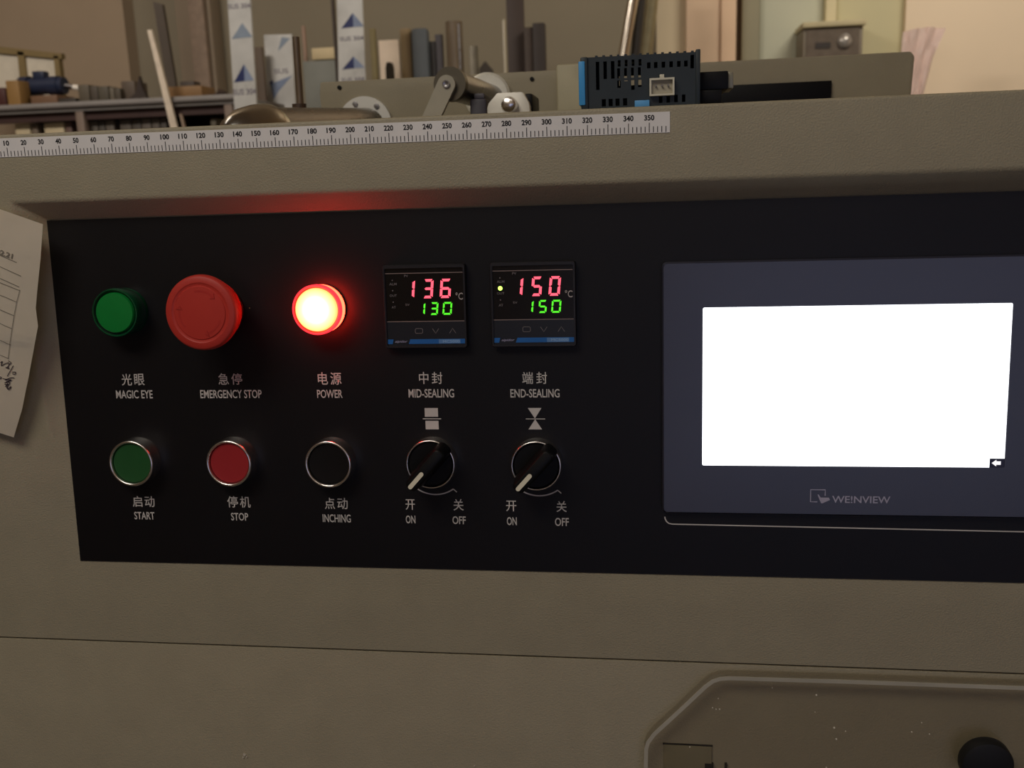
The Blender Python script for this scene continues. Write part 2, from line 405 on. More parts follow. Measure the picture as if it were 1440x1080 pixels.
for k in range(3):       # raised turn-to-release arrows round the face
    pts = []
    for j in range(9):
        a = math.radians(100 + 120 * k - j * 6.5); pts.append((11.2 * mm * math.cos(a), 11.2 * mm * math.sin(a)))
    add_ribbon(ar, pts, 1.1 * mm, -.0304)
    d = math.radians(100 + 120 * k - 60); e0 = math.radians(100 + 120 * k - 50)
    add_prism(ar, [(13 * mm * math.cos(e0), 13 * mm * math.sin(e0)), (11.2 * mm * math.cos(d), 11.2 * mm * math.sin(d)), (9.4 * mm * math.cos(e0), 9.4 * mm * math.sin(e0))], -.0306, -.0302)
from_bm('turn_arrows', ar, mat('darker_red_arrow', (176, 42, 34), .5), es)

# ------------------------------------------------------------------ push buttons
def ring_prof(ri, ro, h):
    p = [(ro * mm + .0003, 0), (ro * mm + .0003, 1.2 * mm), (ro * mm, 1.8 * mm)]
    c = (ri + ro) / 2; w_ = (ro - ri) / 2
    for k in range(11):
        a = math.pi * k / 10; p.append(((c + w_ * math.cos(a)) * mm, (h - w_ * 1.3 + w_ * 1.3 * math.sin(a)) * mm))
    return p + [(ri * mm, (h - 3.5) * mm)]
def push_button(label, x, v, capm):
    t = empty('push_button', P(x, v), ROT); tag(t, label, 'push button', 'round push buttons with chrome rings in the lower row')
    lathe('chrome_ring', ring_prof(11.4, 13.1, 9.6), CHROME, t, 64)
    lathe('cap', [(11.3 * mm, 6.0 * mm), (11.25 * mm, 7.6 * mm), (10.9 * mm, 8.1 * mm), (6 * mm, 7.9 * mm), (0, 7.85 * mm)], capm, t, 56)
    return t
push_button('dark green push button in a chrome ring above the START lettering', 62.4, 60.8, mat('dark_green_cap', (30, 80, 38), .45, var=.04, scale=90))
push_button('red push button in a chrome ring above the STOP lettering', 120.0, 61.2, mat('red_cap', (158, 36, 40), .45, var=.04, scale=90))
push_button('black push button in a chrome ring above the INCHING lettering', 176.8, 61.2, mat('black_cap', (14, 13, 14), .35, var=.05))

# ------------------------------------------------------------------ selector switches
POINT = mat('cream_pointer', (226, 219, 194), .5)
def selector(label, x, v):
    t = empty('selector_switch', P(x, v), ROT); tag(t, label, 'selector switch', 'black rotary selector switches')
    lathe('chrome_ring', ring_prof(12.2, 13.4, 8.2), CHROME, t, 64)
    lathe('switch_disc', [(12.1 * mm, 4.6 * mm), (12.1 * mm, 6.6 * mm), (11.6 * mm, 7.2 * mm), (0, 7.2 * mm)], BLACKP, t, 48)
    g = empty('tmp', (0, 0, 0))
    bpy.data.objects.remove(g)
    a = math.radians(48)
    bm = bmesh.new()
    # tapering grip: long rounded bar, waisted towards the front
    lv = []
    for h, hl, hw in ((6.9, 14.0, 4.8), (10, 14.1, 4.4), (16, 14.1, 3.8), (20.4, 13.8, 3.4), (21.6, 13.2, 2.8), (21.9, 12.6, 2.2)):
        rr = rrect(-hl, hl, -hw, hw, hw * .8, 5)
        lv.append([bm.verts.new(((p * math.cos(a) - q * math.sin(a)) * mm, -h * mm, (p * math.sin(a) + q * math.cos(a)) * mm)) for p, q in rr])
    for A, B in zip(lv, lv[1:]):
        for i in range(len(A)):
            j = (i + 1) % len(A); bm.faces.new((A[i], A[j], B[j], B[i]))
    bm.faces.new(lv[0][::-1]); bm.faces.new(lv[-1])
    gr = from_bm('grip', bm, BLACKP, t, smooth=True)
    bm = bmesh.new()
    rr = rrect(-12.9, -1.4, -1.15, 1.15, 1.1, 5)
    add_prism(bm, [((p * math.cos(a) - q * math.sin(a)) * mm, (p * math.sin(a) + q * math.cos(a)) * mm) for p, q in rr], -22.25 * mm, -21.6 * mm)
    from_bm('pointer_mark', bm, POINT, gr)
    return t
selector('black rotary selector switch with cream pointer under the MID-SEALING lettering', 233.3, 61.3)
selector('black rotary selector switch with cream pointer under the END-SEALING lettering', 290.2, 60.9)

# ------------------------------------------------------------------ temperature controllers
REDL = mat('red_led', (120, 10, 10), .4, emit=(1.0, 0.10, 0.15), estr=1.7)
GRNL = mat('green_led', (10, 120, 10), .4, emit=(0.12, 1.0, 0.03), estr=0.95)
LEDG = mat('green_led_dot', (60, 160, 10), .4, emit=(0.55, 1.0, 0.12), estr=2.5)
FACE = mat('controller_window', (17, 15, 16), .22, var=.05)
BEZ = mat('controller_bezel', (30, 28, 31), .4, var=.05)
DIM = mat('dim_grey_print', (112, 104, 104), .6)
LINE = mat('brownish_line', (130, 112, 106), .5)
KEYF = mat('controller_key_film', (28, 30, 36), .35)
BLUE = mat('blue_strip', (24, 92, 160), .5)
LBLU = mat('light_blue_strip', (88, 128, 176), .5)
SEG = {'0': 'abcdef', '1': 'bc', '3': 'abcdg', '5': 'acdfg', '6': 'acdefg'}
def digit(ch, x0, x1, z0, z1, th, m, parent, name, y):
    W = x1 - x0; H = z1 - z0; s = .10
    w0 = W - s * H
    if ch == '1': w0 = th
    def q(u, v_): return ((x0 + u + s * (v_)) * mm, (z0 + v_) * mm)
    g = .12; bm = bmesh.new(); hh = H / 2
    segs = {'a': [(g + th * .4, H), (w0 - g - th * .4, H), (w0 - g - th * .9, H - th), (g + th * .9, H - th)],
            'd': [(g + th * .4, 0), (w0 - g - th * .4, 0), (w0 - g - th * .9, th), (g + th * .9, th)],
            'g': [(g + th * .5, hh), (g + th, hh + th / 2), (w0 - g - th, hh + th / 2), (w0 - g - th * .5, hh), (w0 - g - th, hh - th / 2), (g + th, hh - th / 2)],
            'b': [(w0, H - th * .5), (w0, hh + g + .1), (w0 - th * .5, hh + g), (w0 - th, hh + g + th * .4), (w0 - th, H - th - g)],
            'c': [(w0, th * .5), (w0, hh - g - .1), (w0 - th * .5, hh - g), (w0 - th, hh - g - th * .4), (w0 - th, th + g)],
            'f': [(0, H - th * .5), (0, hh + g + .1), (th * .5, hh + g), (th, hh + g + th * .4), (th, H - th - g)],
            'e': [(0, th * .5), (0, hh - g - .1), (th * .5, hh - g), (th, hh - g - th * .4), (th, th + g)]}
    for k in SEG[ch]:
        vs = [bm.verts.new((q(*p)[0], y, q(*p)[1])) for p in segs[k]]
        bm.faces.new(vs)
    return from_bm(name, bm, m, parent, recalc=True)
def controller(label, x, v, top, bot, lit):
    t = empty('temperature_controller', P(x, v), ROT); tag(t, label, 'temperature controller', 'temperature controllers mounted in the black panel')
    # bezel: a frame round the face
    bm = bmesh.new()
    o_ = rrect(-22.2, 22.2, -22, 22, 1.2, 3); i_ = rrect(-21.0, 21.0, -20.6, 20.2, .6, 3)
    def ringv(pp, h): return [bm.verts.new((p * mm, -h * mm, q * mm)) for p, q in pp]
    R = [ringv(o_, 0), ringv(o_, 4.2), ringv([(p * .985, q * .985) for p, q in o_], 5.0), ringv(i_, 5.0), ringv(i_, 3.6)]
    for A, B in zip(R, R[1:]):
        for k in range(len(A)):
            j = (k + 1) % len(A); bm.faces.new((A[k], A[j], B[j], B[k]))
    from_bm('bezel', bm, BEZ, t, smooth=True)
    def sc(z): return z
    wdw = box('display_window', -21.2 * mm, 21.2 * mm, -4.0 * mm, -2.0 * mm, -7.8 * mm, 20.4 * mm, FACE, t)
    box('key_film', -21.2 * mm, 21.2 * mm, -4.1 * mm, -2.0 * mm, -20.8 * mm, -7.8 * mm, KEYF, t)
    y = -4.15 * mm
    def pr(name, polys, m, yy=y): return printed(name, polys, m, t, yy)
    pr('upper_line', [rc(-20.9, 20.7, 17.35, 17.75)], LINE); pr('lower_line', [rc(-21.0, 20.9, -8.0, -7.6)], LINE)
    for ch, (a, b) in zip(top, ((-6.9, -4.0), (-1.1, 5.3), (8.0, 14.8))):
        digit(ch, a - (.1 if ch == '1' else 0), b, 4.3, 14.3, 1.35, REDL, t, 'red_digit', y)
    for ch, (a, b) in zip(bot, ((-1.2, .7), (2.5, 7.4), (9.2, 14.8))):
        digit(ch, a, b, -4.5, 2.2, .95, GRNL, t, 'green_digit', y)
    text('unit_mark', '°C', 16.6 * mm, 20.5 * mm, 3.3 * mm, 7.1 * mm, y, mat('unit_grey', (170, 160, 155), .6), t, bold=.01)
    for s, a, b, c, d in (('ALM', -18.7, -14.7, 11.4, 12.7), ('OUT', -18.8, -14.9, 5.4, 6.6), ('AT', -18.0, -15.7, -.8, .5), ('PV', -10.5, -8.4, 15.5, 16.8), ('SV', -10.5, -8.2, .5, 1.7)):
        text('small_lettering', s, a * mm, b * mm, c * mm, d * mm, y, DIM, t, bold=.01)
    for z in (14.0, 8.6, 2.6):
        on = lit and z == 8.6
        rr_ = 1.15 if on else .35
        lathe('status_light', [(rr_ * mm, 0), (rr_ * mm, .1 * mm), (0, .15 * mm)], LEDG if on else DIM, t, 20, off=(-17.0 * mm, z * mm)).location = (0, y, 0)
    ky = -4.25 * mm
    bm = bmesh.new(); rr_ = [(p * mm, q * mm) for p, q in rrect(-5.7, -1.7, -14.1, -11.6, .7, 3)]
    add_ribbon(bm, rr_ + [rr_[0]], .28 * mm, ky); from_bm('set_key_mark', bm, DIM, t, recalc=False)
    bm = bmesh.new(); add_ribbon(bm, [(3.6 * mm, -11.7 * mm), (5.3 * mm, -14.2 * mm), (7.0 * mm, -11.7 * mm)], .35 * mm, ky); from_bm('down_key_mark', bm, DIM, t, recalc=False)
    bm = bmesh.new(); add_ribbon(bm, [(12.7 * mm, -14.2 * mm), (14.4 * mm, -11.7 * mm), (16.1 * mm, -14.2 * mm)], .35 * mm, ky); from_bm('up_key_mark', bm, DIM, t, recalc=False)
    st = pr('blue_strip', [[(-20.9, -19.7), (-18.3, -19.7), (-17.7, -17.2), (-20.9, -17.2)], [(-9.5, -19.7), (21.0, -19.7), (21.0, -17.2), (-8.6, -17.2)]], BLUE, ky)
    pr('light_strip', [rc(6.8, 18.4, -19.6, -17.4)], LBLU, ky - .00003)
    text('maker_lettering', 'aipidor', -17.0 * mm, -10.2 * mm, -19.3 * mm, -17.7 * mm, ky, mat('pale_violet_print', (150, 146, 172), .6), t, bold=.01, shear=.3)
    text('type_lettering', 'MC5000', 9.0 * mm, 18.0 * mm, -19.2 * mm, -17.8 * mm, ky - .00006, mat('pale_blue_print', (130, 165, 205), .6), t, bold=.012)
    return t
controller('black temperature controller showing 136 in red and 130 in green', 232.9, 145.6, '136', '130', False)
controller('black temperature controller showing 150 in red and green, with its green light on', 290.2, 145.8, '150', '150', True)

# ------------------------------------------------------------------ touch screen
ts = empty('touch_screen', P(0, 0), ROT)
tag(ts, 'grey-black touch screen panel with a blank glowing white display', 'touch screen')
HB = mat('touch_panel_film', (52, 52, 64), .3, var=.08, scale=9, coat=.35)
HX0, HX1, HZ0, HZ1 = 356.0, 546.0, 34.9, 166.0
SX0, SX1, SZ0, SZ1 = 376.5, 524.0, 61.0, 142.8
bm = bmesh.new()
o_ = rrect(HX0, HX1, HZ0, HZ1, 2.5, 4)
o2 = rrect(HX0 + .9, HX1 - .9, HZ0 + .9, HZ1 - .9, 2.0, 4)
i_ = rrect(SX0, SX1, SZ0, SZ1, .8, 4)
def rv(pp, h): return [bm.verts.new((p * mm, -h * mm, q * mm)) for p, q in pp]
R = [rv(o_, 0), rv(o_, 2.6), rv([(p, q) for p, q in o2], 4.0), rv(i_, 4.0), rv(i_, 2.9)]
for A, B in zip(R, R[1:]):
    for k in range(len(A)):
        j = (k + 1) % len(A); bm.faces.new((A[k], A[j], B[j], B[k]))
from_bm('bezel', bm, HB, ts, smooth=True)
HB.node_tree.nodes['Principled BSDF'].inputs['Coat Roughness'].default_value = 0.22
WHITE = mat('white_backlit_screen', (240, 240, 245), .3, var=0, emit=(0.93, 0.96, 1.0), estr=2.2)
box('display', (SX0 - .5) * mm, (SX1 + .5) * mm, -3.6 * mm, -1 * mm, (SZ0 - .5) * mm, (SZ1 + .5) * mm, WHITE, ts)
printed('screen_corner_key', [rc(517.0, 524.4, 60.8, 65.6)], mat('indigo_key', (38, 38, 62), .35), ts, -3.75 * mm)
printed('arrow_mark', [[(518.0, 63.3), (520.2, 65.0), (520.2, 64.2), (522.3, 64.2), (522.3, 62.4), (520.2, 62.4), (520.2, 61.6)]], mat('white_backlit_arrow', (240, 240, 245), .3, var=0, emit=(1, 1, 1), estr=.8), ts, -3.85 * mm)
LOGO = mat('grey_logo_print', (165, 160, 178), .5)
bm = bmesh.new()
hy = -4.06 * mm
add_ribbon(bm, [(434.6 * mm, 42.3 * mm), (431.2 * mm, 42.3 * mm), (431.2 * mm, 48.7 * mm), (438.4 * mm, 48.7 * mm), (438.4 * mm, 45.6 * mm)], .55 * mm, hy)
for pl in ([(434.6, 46.2), (435.2, 46.2), (436.2, 44.6), (440.2, 44.6), (440.9, 43.4), (437.2, 41.6), (436.5, 41.6), (435.6, 43.6)],):
    bm.faces.new([bm.verts.new((p[0] * mm, hy, p[1] * mm)) for p in pl])
from_bm('logo_mark', bm, LOGO, ts)
text('maker_lettering', 'WE!NVIEW', 441.9 * mm, 470.4 * mm, 41.9 * mm, 45.6 * mm, hy, LOGO, ts, bold=.012)

# ------------------------------------------------------------------ ruler tape
ang = -math.atan2(1.1, 360)
rul = empty('ruler_tape', (0, -.0003, 1.2302), (0, -ang * 1.0, 0))
tag(rul, 'white millimetre ruler tape stuck along the top front edge of the cabinet', 'ruler')
TAPE = mat('white_tape', (226, 222, 218), .5, var=.03, scale=50)
INK = mat('black_ink', (22, 20, 20), .6)
box('tape', -.06, .3599, 0, .0003, 0, .0098, TAPE, rul)
bm = bmesh.new()
for k in range(-54, 360, 1):
    if k % 2: continue
    h = 4.9 if k % 10 == 0 else 3.1
    x = k * mm
    vs = [bm.verts.new(p) for p in ((x - .0002, -.00005, .0003), (x + .0002, -.00005, .0003), (x + .0002, -.00005, h * mm), (x - .0002, -.00005, h * mm))]
    bm.faces.new(vs)
tk = from_bm('tick_marks', bm, INK, rul); tk['kind'] = 'stuff'
for k in range(-50, 351, 10):
    if k < 0: continue
    s = str(k); wd = 1.62 * len(s)
    text('numeral', s, (k - wd / 2) * mm, (k + wd / 2) * mm, 5.9 * mm, 8.6 * mm, -.00006, INK, rul, bold=.035)

# ------------------------------------------------------------------ paper sheet
PAPER = mat('paper', (236, 226, 208), .85, var=.04, scale=20)
def py_(x, z): return -.0065 - .0035 * math.sin((z - 1.07) * 26) - max(0, -.01 - x) * .06
TRc = (0.0288, 1.1944); edge = [(0.0288, 1.1944), (0.0258, 1.176), (0.0203, 1.150), (0.0204, 1.140), (0.0163, 1.128), (0.0105, 1.112), (0.0028, 1.093), (-0.0058, 1.0765)]
bm = bmesh.new(); grid = []
nrow = 28; ncol = 10
for i in range(nrow + 1):
    t = i / nrow * (len(edge) - 1); k = min(int(t), len(edge) - 2); f_ = t - k
    ex = edge[k][0] * (1 - f_) + edge[k + 1][0] * f_; ez = edge[k][1] * (1 - f_) + edge[k + 1][1] * f_
    row = []
    for j in range(ncol + 1):
        x = ex - .13 * j / ncol * .93; z = ez + .13 * j / ncol * .33
        row.append(bm.verts.new((x, py_(x, z), z)))
    grid.append(row)
for i in range(nrow):
    for j in range(ncol): bm.faces.new((grid[i][j], grid[i + 1][j], grid[i + 1][j + 1], grid[i][j + 1]))
pap = empty('paper_sheet', (-.03, 0, 1.15)); pap.location = (0, 0, 0)
tag(pap, 'white printed paper form with handwriting hanging over the left of the cabinet', 'paper')
g = bmesh.ops.solidify(bm, geom=bm.faces[:], thickness=.0002)
from_bm('sheet', bm, PAPER, pap, smooth=True)
def pxs(pts):
    r = []
    for px, py in pts:
        p = at(px, py, -.0075); r.append((p.x, p.z))
    return r
yon = lambda x, z: py_(x, z) - .0004
PLINE = mat('grey_print_line', (120, 112, 98), .7)
for ln in ([(-60, 345), (0, 358.5), (25, 369)], [(-60, 352), (0, 374), (32, 388)], [(-60, 373), (0, 390), (30, 403)], [(-60, 377), (0, 396), (31, 408)], [(-60, 395), (8, 416), (27, 424)], [(-60, 414), (0, 433), (24, 443)], [(-60, 436), (0, 452), (21, 461)],
           [(-60, 460), (0, 475), (20, 484)], [(-60, 480), (0, 496), (17, 503)], [(31, 407), (27, 424), (24, 443), (20, 470), (16, 503)]):
    bm = bmesh.new(); q = pxs(ln)
    d = []
    for a, b in zip(q, q[1:]):
        for s in range(8): d.append((a[0] + (b[0] - a[0]) * s / 8, a[1] + (b[1] - a[1]) * s / 8))
    d.append(q[-1]); add_ribbon(bm, d, .28 * mm, yon); from_bm('printed_line', bm, PLINE, pap, recalc=False)
bm = bmesh.new(); p = at(9, 357, -.0075)
text_bm(bm, '02.21', p.x - .0060, p.x + .0040, p.z - .0012, p.z + .0016, 0, .02, rot=-.33)
for v_ in bm.verts: v_.co.y = yon(v_.co.x, v_.co.z)
from_bm('printed_date', bm, PLINE, pap, recalc=False)
HAND = mat('dark_violet_ink', (44, 34, 44), .6)
for st in ([(0, 499), (1, 505), (0, 511)], [(5, 509), (8, 507), (6, 513), (12, 510), (17, 509), (16, 514), (12, 516)], [(16, 506), (20, 509), (16, 512)], [(15, 514), (17, 517), (13, 516)], [(23, 513), (19, 520), (14, 528)],
           [(21, 522), (26, 522), (25, 525), (21, 524)], [(0, 527), (3, 528), (6, 530), (2, 532)], [(8, 531), (13, 532), (19, 530), (24, 530)], [(11, 533), (20, 533), (12, 536), (19, 534)], [(10, 537), (17, 536), (16, 540), (10, 539)], [(11, 543), (15, 538), (14, 546), (19, 542)], [(13, 539), (13, 544), (16, 547), (19, 543)]):
    bm = bmesh.new(); q = pxs(st); d = []
    for i in range(len(q) - 1):
        p0 = Vector(q[max(0, i - 1)]); p1 = Vector(q[i]); p2 = Vector(q[i + 1]); p3 = Vector(q[min(len(q) - 1, i + 2)])
        for s in range(5):
            t = s / 5; v_ = .5 * ((2 * p1) + (-p0 + p2) * t + (2 * p0 - 5 * p1 + 4 * p2 - p3) * t * t + (-p0 + 3 * p1 - 3 * p2 + p3) * t ** 3); d.append((v_.x, v_.y))
    d.append(q[-1]); add_ribbon(bm, d, .42 * mm, yon); from_bm('handwriting_stroke', bm, HAND, pap, recalc=False)

# ------------------------------------------------------------------ spare controller lying on the cabinet top
sp = empty('spare_controller', (0, 0, ZT))
tag(sp, 'spare black controller module with vents and blue front edge lying on the cabinet top', 'controller module')
BODY = mat('module_black_plastic', (36, 45, 49), .5, var=.08, scale=120)
DARK = mat('module_inside', (8, 8, 9), .8)
sx0, sx1, sh = .3168, .3738, .0252
sy0, sy1 = .012, .060
def holed_plate(name, x0, x1, z0, z1, y0, y1, holes, m, parent):
    xs = sorted({x0, x1, *[h[0] for h in holes], *[h[1] for h in holes]}); zs = sorted({z0, z1, *[h[2] for h in holes], *[h[3] for h in holes]})
    bm = bmesh.new()
    def solid(i, j):
        if i < 0 or j < 0 or i >= len(xs) - 1 or j >= len(zs) - 1: return False
        cx = (xs[i] + xs[i + 1]) / 2; cz = (zs[j] + zs[j + 1]) / 2
        return not any(h[0] < cx < h[1] and h[2] < cz < h[3] for h in holes)
    def quad(*p): bm.faces.new([bm.verts.new(q) for q in p])
    for i in range(len(xs) - 1):
        for j in range(len(zs) - 1):
            if not solid(i, j): continue
            a, b, c, d = xs[i], xs[i + 1], zs[j], zs[j + 1]
            quad((a, y0, c), (b, y0, c), (b, y0, d), (a, y0, d)); quad((a, y1, c), (a, y1, d), (b, y1, d), (b, y1, c))
            if not solid(i - 1, j): quad((a, y0, c), (a, y0, d), (a, y1, d), (a, y1, c))
            if not solid(i + 1, j): quad((b, y0, c), (b, y1, c), (b, y1, d), (b, y0, d))
            if not solid(i, j - 1): quad((a, y0, c), (a, y1, c), (b, y1, c), (b, y0, c))
            if not solid(i, j + 1): quad((a, y0, d), (b, y0, d), (b, y1, d), (a, y1, d))
    bmesh.ops.remove_doubles(bm, verts=bm.verts, dist=1e-6)
    return from_bm(name, bm, m, parent)
def lx(u): return sx0 + (u - 813) / (981 - 813) * (sx1 - sx0)
def lz(v_): return (1 - v_) * sh          # v: 0 top .. 1 bottom
H = []
for u in (834, 845, 856): H.append((lx(u), lx(u + 5), lz(.62 if u == 834 else .42), lz(.09)))
for u, a in ((866, .5), (876, .38), (886, .55), (896, .5)): H += [(lx(u), lx(u + 4), lz(.20), lz(.08)), (lx(u - 1), lx(u + 3), lz(.42), lz(.23)), (lx(u - 1), lx(u + 4), lz(a + .1), lz(.46))]
for u in (908, 918, 929, 940, 951, 961): H.append((lx(u), lx(u + 5), lz(.26), lz(.15)))
H.append((lx(970), lx(975), lz(.30), lz(.05)))
for u in (842, 852, 862, 873): H.append((lx(u), lx(u + 6), lz(.94), lz(.80)))
for u in (925, 936, 947, 958): H.append((lx(u), lx(u + 5), lz(.92), lz(.78)))
holed_plate('vented_side', sx0 + .003, sx1, 0, sh, sy0, sy0 + .0018, H, BODY, sp)
back = [(lx(864), lx(900), lz(.52), lz(.2))]
holed_plate('rear_side', sx0 + .003, sx1, 0, sh, sy1 - .0018, sy1, back, BODY, sp)
holed_plate('circuit_board', sx0 + .004, sx1 - .002, .0015, sh - .002, .030, .0315, [(lx(862), lx(867), lz(.5), lz(.2)), (lx(872), lx(880), lz(.45), lz(.18)), (lx(883), lx(889), lz(.5), lz(.2)), (lx(895), lx(901), lz(.5), lz(.2))], DARK, sp)
box('bottom_wall', sx0 + .003, sx1, sy0 + .0018, sy1 - .0018, 0, .0014, BODY, sp)
box('top_wall', sx0 + .003, sx1, sy0 + .0018, sy1 - .0018, sh - .0014, sh - .0002, BODY, sp)
box('end_wall', sx1 - .0014, sx1, sy0 + .0018, sy1 - .0018, .0014, sh - .0014, BODY, sp)
bm = bmesh.new()
for k in range(14):
    x = lx(833 + k * 10.6); add_box(bm, x, x + .0013, sy0, sy1, sh, sh + .0007)
from_bm('top_ribs', bm, BODY, sp)
box('end_rib', sx1 - .0012, sx1 + .0010, sy0 - .0006, sy1, -.0, sh + .0012, BODY, sp, bev=.0003)
box('front_bezel', sx0 - .0004, sx0 + .0032, sy0 - .0012, sy1 + .001, .0, sh + .0002, BODY, sp, bev=.0006)
box('blue_front_edge', sx0 - .0014, sx0 + .0018, sy0 - .0018, sy1 + .0004, .0024, sh - .0018, mat('module_blue', (62, 150, 210), .45), sp, bev=.0005)
box('blue_clip', lx(890), lx(911.5), sy0 - .0014, sy0 + .004, .0002, .0036, mat('clip_blue', (90, 160, 215), .45), sp, bev=.0003)
CONN = mat('white_nylon', (214, 208, 186), .5)
cx0, cx1, cz0, cz1 = lx(911.5), lx(947), lz(.79), lz(.46)
conn = holed_plate('socket', cx0, cx1, cz0, cz1, sy0 - .0034, sy0 + .001, [(cx0 + .0009, cx1 - .0009, cz0 + .0008, cz1 - .0009)], CONN, sp)
box('socket_floor', cx0 + .0005, cx1 - .0005, sy0 - .0012, sy0 - .0002, cz0 + .0005, cz1 - .0005, mat('nylon_inside', (170, 162, 140), .6), conn)
box('latch', (cx0 + cx1) / 2 - .0011, (cx0 + cx1) / 2 + .0011, sy0 - .0026, sy0 + .001, cz1, cz1 + .0017, CONN, conn, bev=.0002)
for k in range(3):
    x = cx0 + (cx1 - cx0) * (.25 + .25 * k); tube('pin', (x, sy0 - .0012, (cz0 + cz1) / 2 + .0006), (x, sy0 - .0030, (cz0 + cz1) / 2 + .0006), .0005, mat('pin_metal', (140, 132, 118), .35, 1.0), conn, 12)
bx = box('terminal_block', sx1 + .0008, sx1 + .0150, .020, .050, .0078, .0165, BLACKP, sp, bev=.0005)
box('metal_tab', sx1 + .0150, sx1 + .0178, .022, .048, .0083, .0160, mat('tab_grey', (128, 124, 108), .4, .4), sp, bev=.0003)
box('lower_terminal', sx1 + .0008, sx1 + .0120, .018, .052, .0012, .0076, BLACKP, sp, bev=.0004)
for o in sp.children: pass

# ------------------------------------------------------------------ parts of the machine behind the cabinet lip (all stand on its deck)
PY = .35
rp = empty('rear_guard_plate', (0, 0, 0)); tag(rp, 'wide beige steel guard plate standing behind the cabinet top with a black strip', 'guard plate')
p1 = at(450, 114, PY); p2 = at(1287, 70, PY); pb = at(1279, 132, PY)
zt = p1.z
prism('plate', [(p1.x + .004, DK), (p2.x - .006, DK), (p2.x, zt - .004), (p2.x - .003, zt), (p1.x, zt - .001), (p1.x - .001, zt - .012)], PY, PY + .012, BEIGE, rp, bev=.0012)
a = at(1030, 120, PY - .004); b = at(1170, 113, PY - .004)
box('black_strip', a.x - .045, b.x, PY - .004, PY, a.z - .022, b.z, BLACKP, rp, bev=.0006)
a = at(783, 94, PY - .02); b = at(813, 94, PY - .02)
box('left_post', a.x - .0005, b.x + .012, PY - .02, PY, DK, zt + .0015, mat('pale_beige_post', (176, 168, 138), .5), rp, bev=.002)
for px, py in ((748, 111), (477, 123)):
    p = at(px, py, PY - .001)
    lathe('screw', [(.0018, 0), (.0018, .0012), (0, .0014)], BLACKP, rp, 12).location = (p.x, PY, p.z)

# flange ring on the guard plate, with the lying steel former tube through it
WHM = mat('white_metal', (226, 224, 214), .45, .1, var=.05)
fl = empty('flange_ring', (0, 0, 0)); tag(fl, 'pale metal flange ring with screws behind the steel tube', 'flange')
c = at(510, 175, PY - .012)
r_o = (at(545, 170, PY - .012) - at(474, 170, PY - .012)).length / 2 + .0015
lathe('ring', [(r_o * .60, .006), (r_o, .006), (r_o, 0), (r_o * .60, 0), (r_o * .60, .006)], WHM, fl, 48, off=(c.x, c.z)).location = (0, PY, 0)
for k in range(6):
    a = math.radians(52 + 60 * k)
    lathe('bolt', [(.0022, .006), (.0022, .0075), (0, .0078)], STEEL, fl, 12, off=(c.x + r_o * .80 * math.cos(a), c.z + r_o * .8 * math.sin(a))).location = (0, PY, 0)
ft = empty('former_tube', (0, 0, 0)); tag(ft, 'polished steel tube with a flared round end lying behind the ruler tape', 'steel tube')
c1 = at(371, 188, .20); c2 = at(517, 182, .335)
d = (c2 - c1); c2 = c1 + d
tr_ = .0205
bm = bmesh.new(); add_tube(bm, c1, c2, tr_ * .90, 40, tr_ * .86)
from_bm('tube', bm, STEEL, ft, smooth=True)
bm = bmesh.new()
dn = (c1 - c2).normalized()
u = Vector((0, 0, 1)); vv = dn.cross(u).normalized(); u = vv.cross(dn)
prev = None
for k, (rr_, tt) in enumerate(((tr_ * .93, .010), (tr_ * 1.02, .006), (tr_ * 1.03, 0), (tr_ * 1.0, -.008), (tr_ * .88, -.022), (tr_ * .62, -.034), (tr_ * .25, -.040), (.0005, -.0408))):
    ring = [bm.verts.new(c1 - dn * tt + (u * math.cos(2 * math.pi * i / 40) + vv * math.sin(2 * math.pi * i / 40)) * rr_) for i in range(40)]
    if prev:
        for i in range(40):
            j = (i + 1) % 40; bm.faces.new((prev[i], prev[j], ring[j], ring[i]))
    prev = ring
from_bm('flared_end', bm, mat('polished_steel', (172, 170, 164), .2, 1.0, var=.03), ft, smooth=True)
mid = c1 + d * .35
box('support', mid.x - .008, mid.x + .008, mid.y - .008, mid.y + .008, DK, mid.z - tr_ * .5, STEEL, ft)
# small upright copper-brown rod with a collar on the tube
rd = empty('brown_rod', (0, 0, 0)); tag(rd, 'thin brown metal rod rising in a collar from the steel tube', 'rod')
a = at(421, 150, .26); b = at(416, 52, .26)
tube('rod', (a.x, .26, DK + .04), (b.x, .26, b.z), .0028, mat('brown_metal', (118, 102, 84), .4, .5), rd)
tube('collar', (a.x, .26, a.z - .010), (a.x, .26, a.z + .002), .0055, mat('dark_collar', (70, 54, 40), .5), rd)

# roller on its arm
ra = empty('roller_arm', (0, 0, 0)); tag(ra, 'grey steel roller on a pale slanted arm in front of the guard plate', 'roller')
a = at(629, 119, .24); b = at(592, 200, .24)
ARM = mat('pale_arm_steel', (176, 170, 152), .45, .3)
dv = Vector((b.x - a.x, b.z - a.z)); L_ = dv.length; dv.normalize(); nv = Vector((-dv.y, dv.x)); wd = .0066
pts = []
for k in range(13):
    an = math.pi * k / 12; pts.append((a.x + nv.x * wd * math.cos(an) - dv.x * wd * math.sin(an), a.z + nv.y * wd * math.cos(an) - dv.y * wd * math.sin(an)))
ee = (a.z - DK) / -dv.y
pts += [(a.x + dv.x * ee - nv.x * wd, DK), (a.x + dv.x * ee + nv.x * wd, DK)]
prism('arm', pts, .236, .241, ARM, ra)
lathe('pivot_screw', [(.0028, 0), (.0028, .0015), (.0012, .0016), (0, .0008)], STEEL, ra, 20, off=(a.x, a.z)).location = (0, .236, 0)
e1 = Vector((a.x + .0015, .2415, a.z + .0005)); e2 = at(690, 138, .34)
tube('roller', e1, e2, .0112, STEEL, ra, 36, .0108)
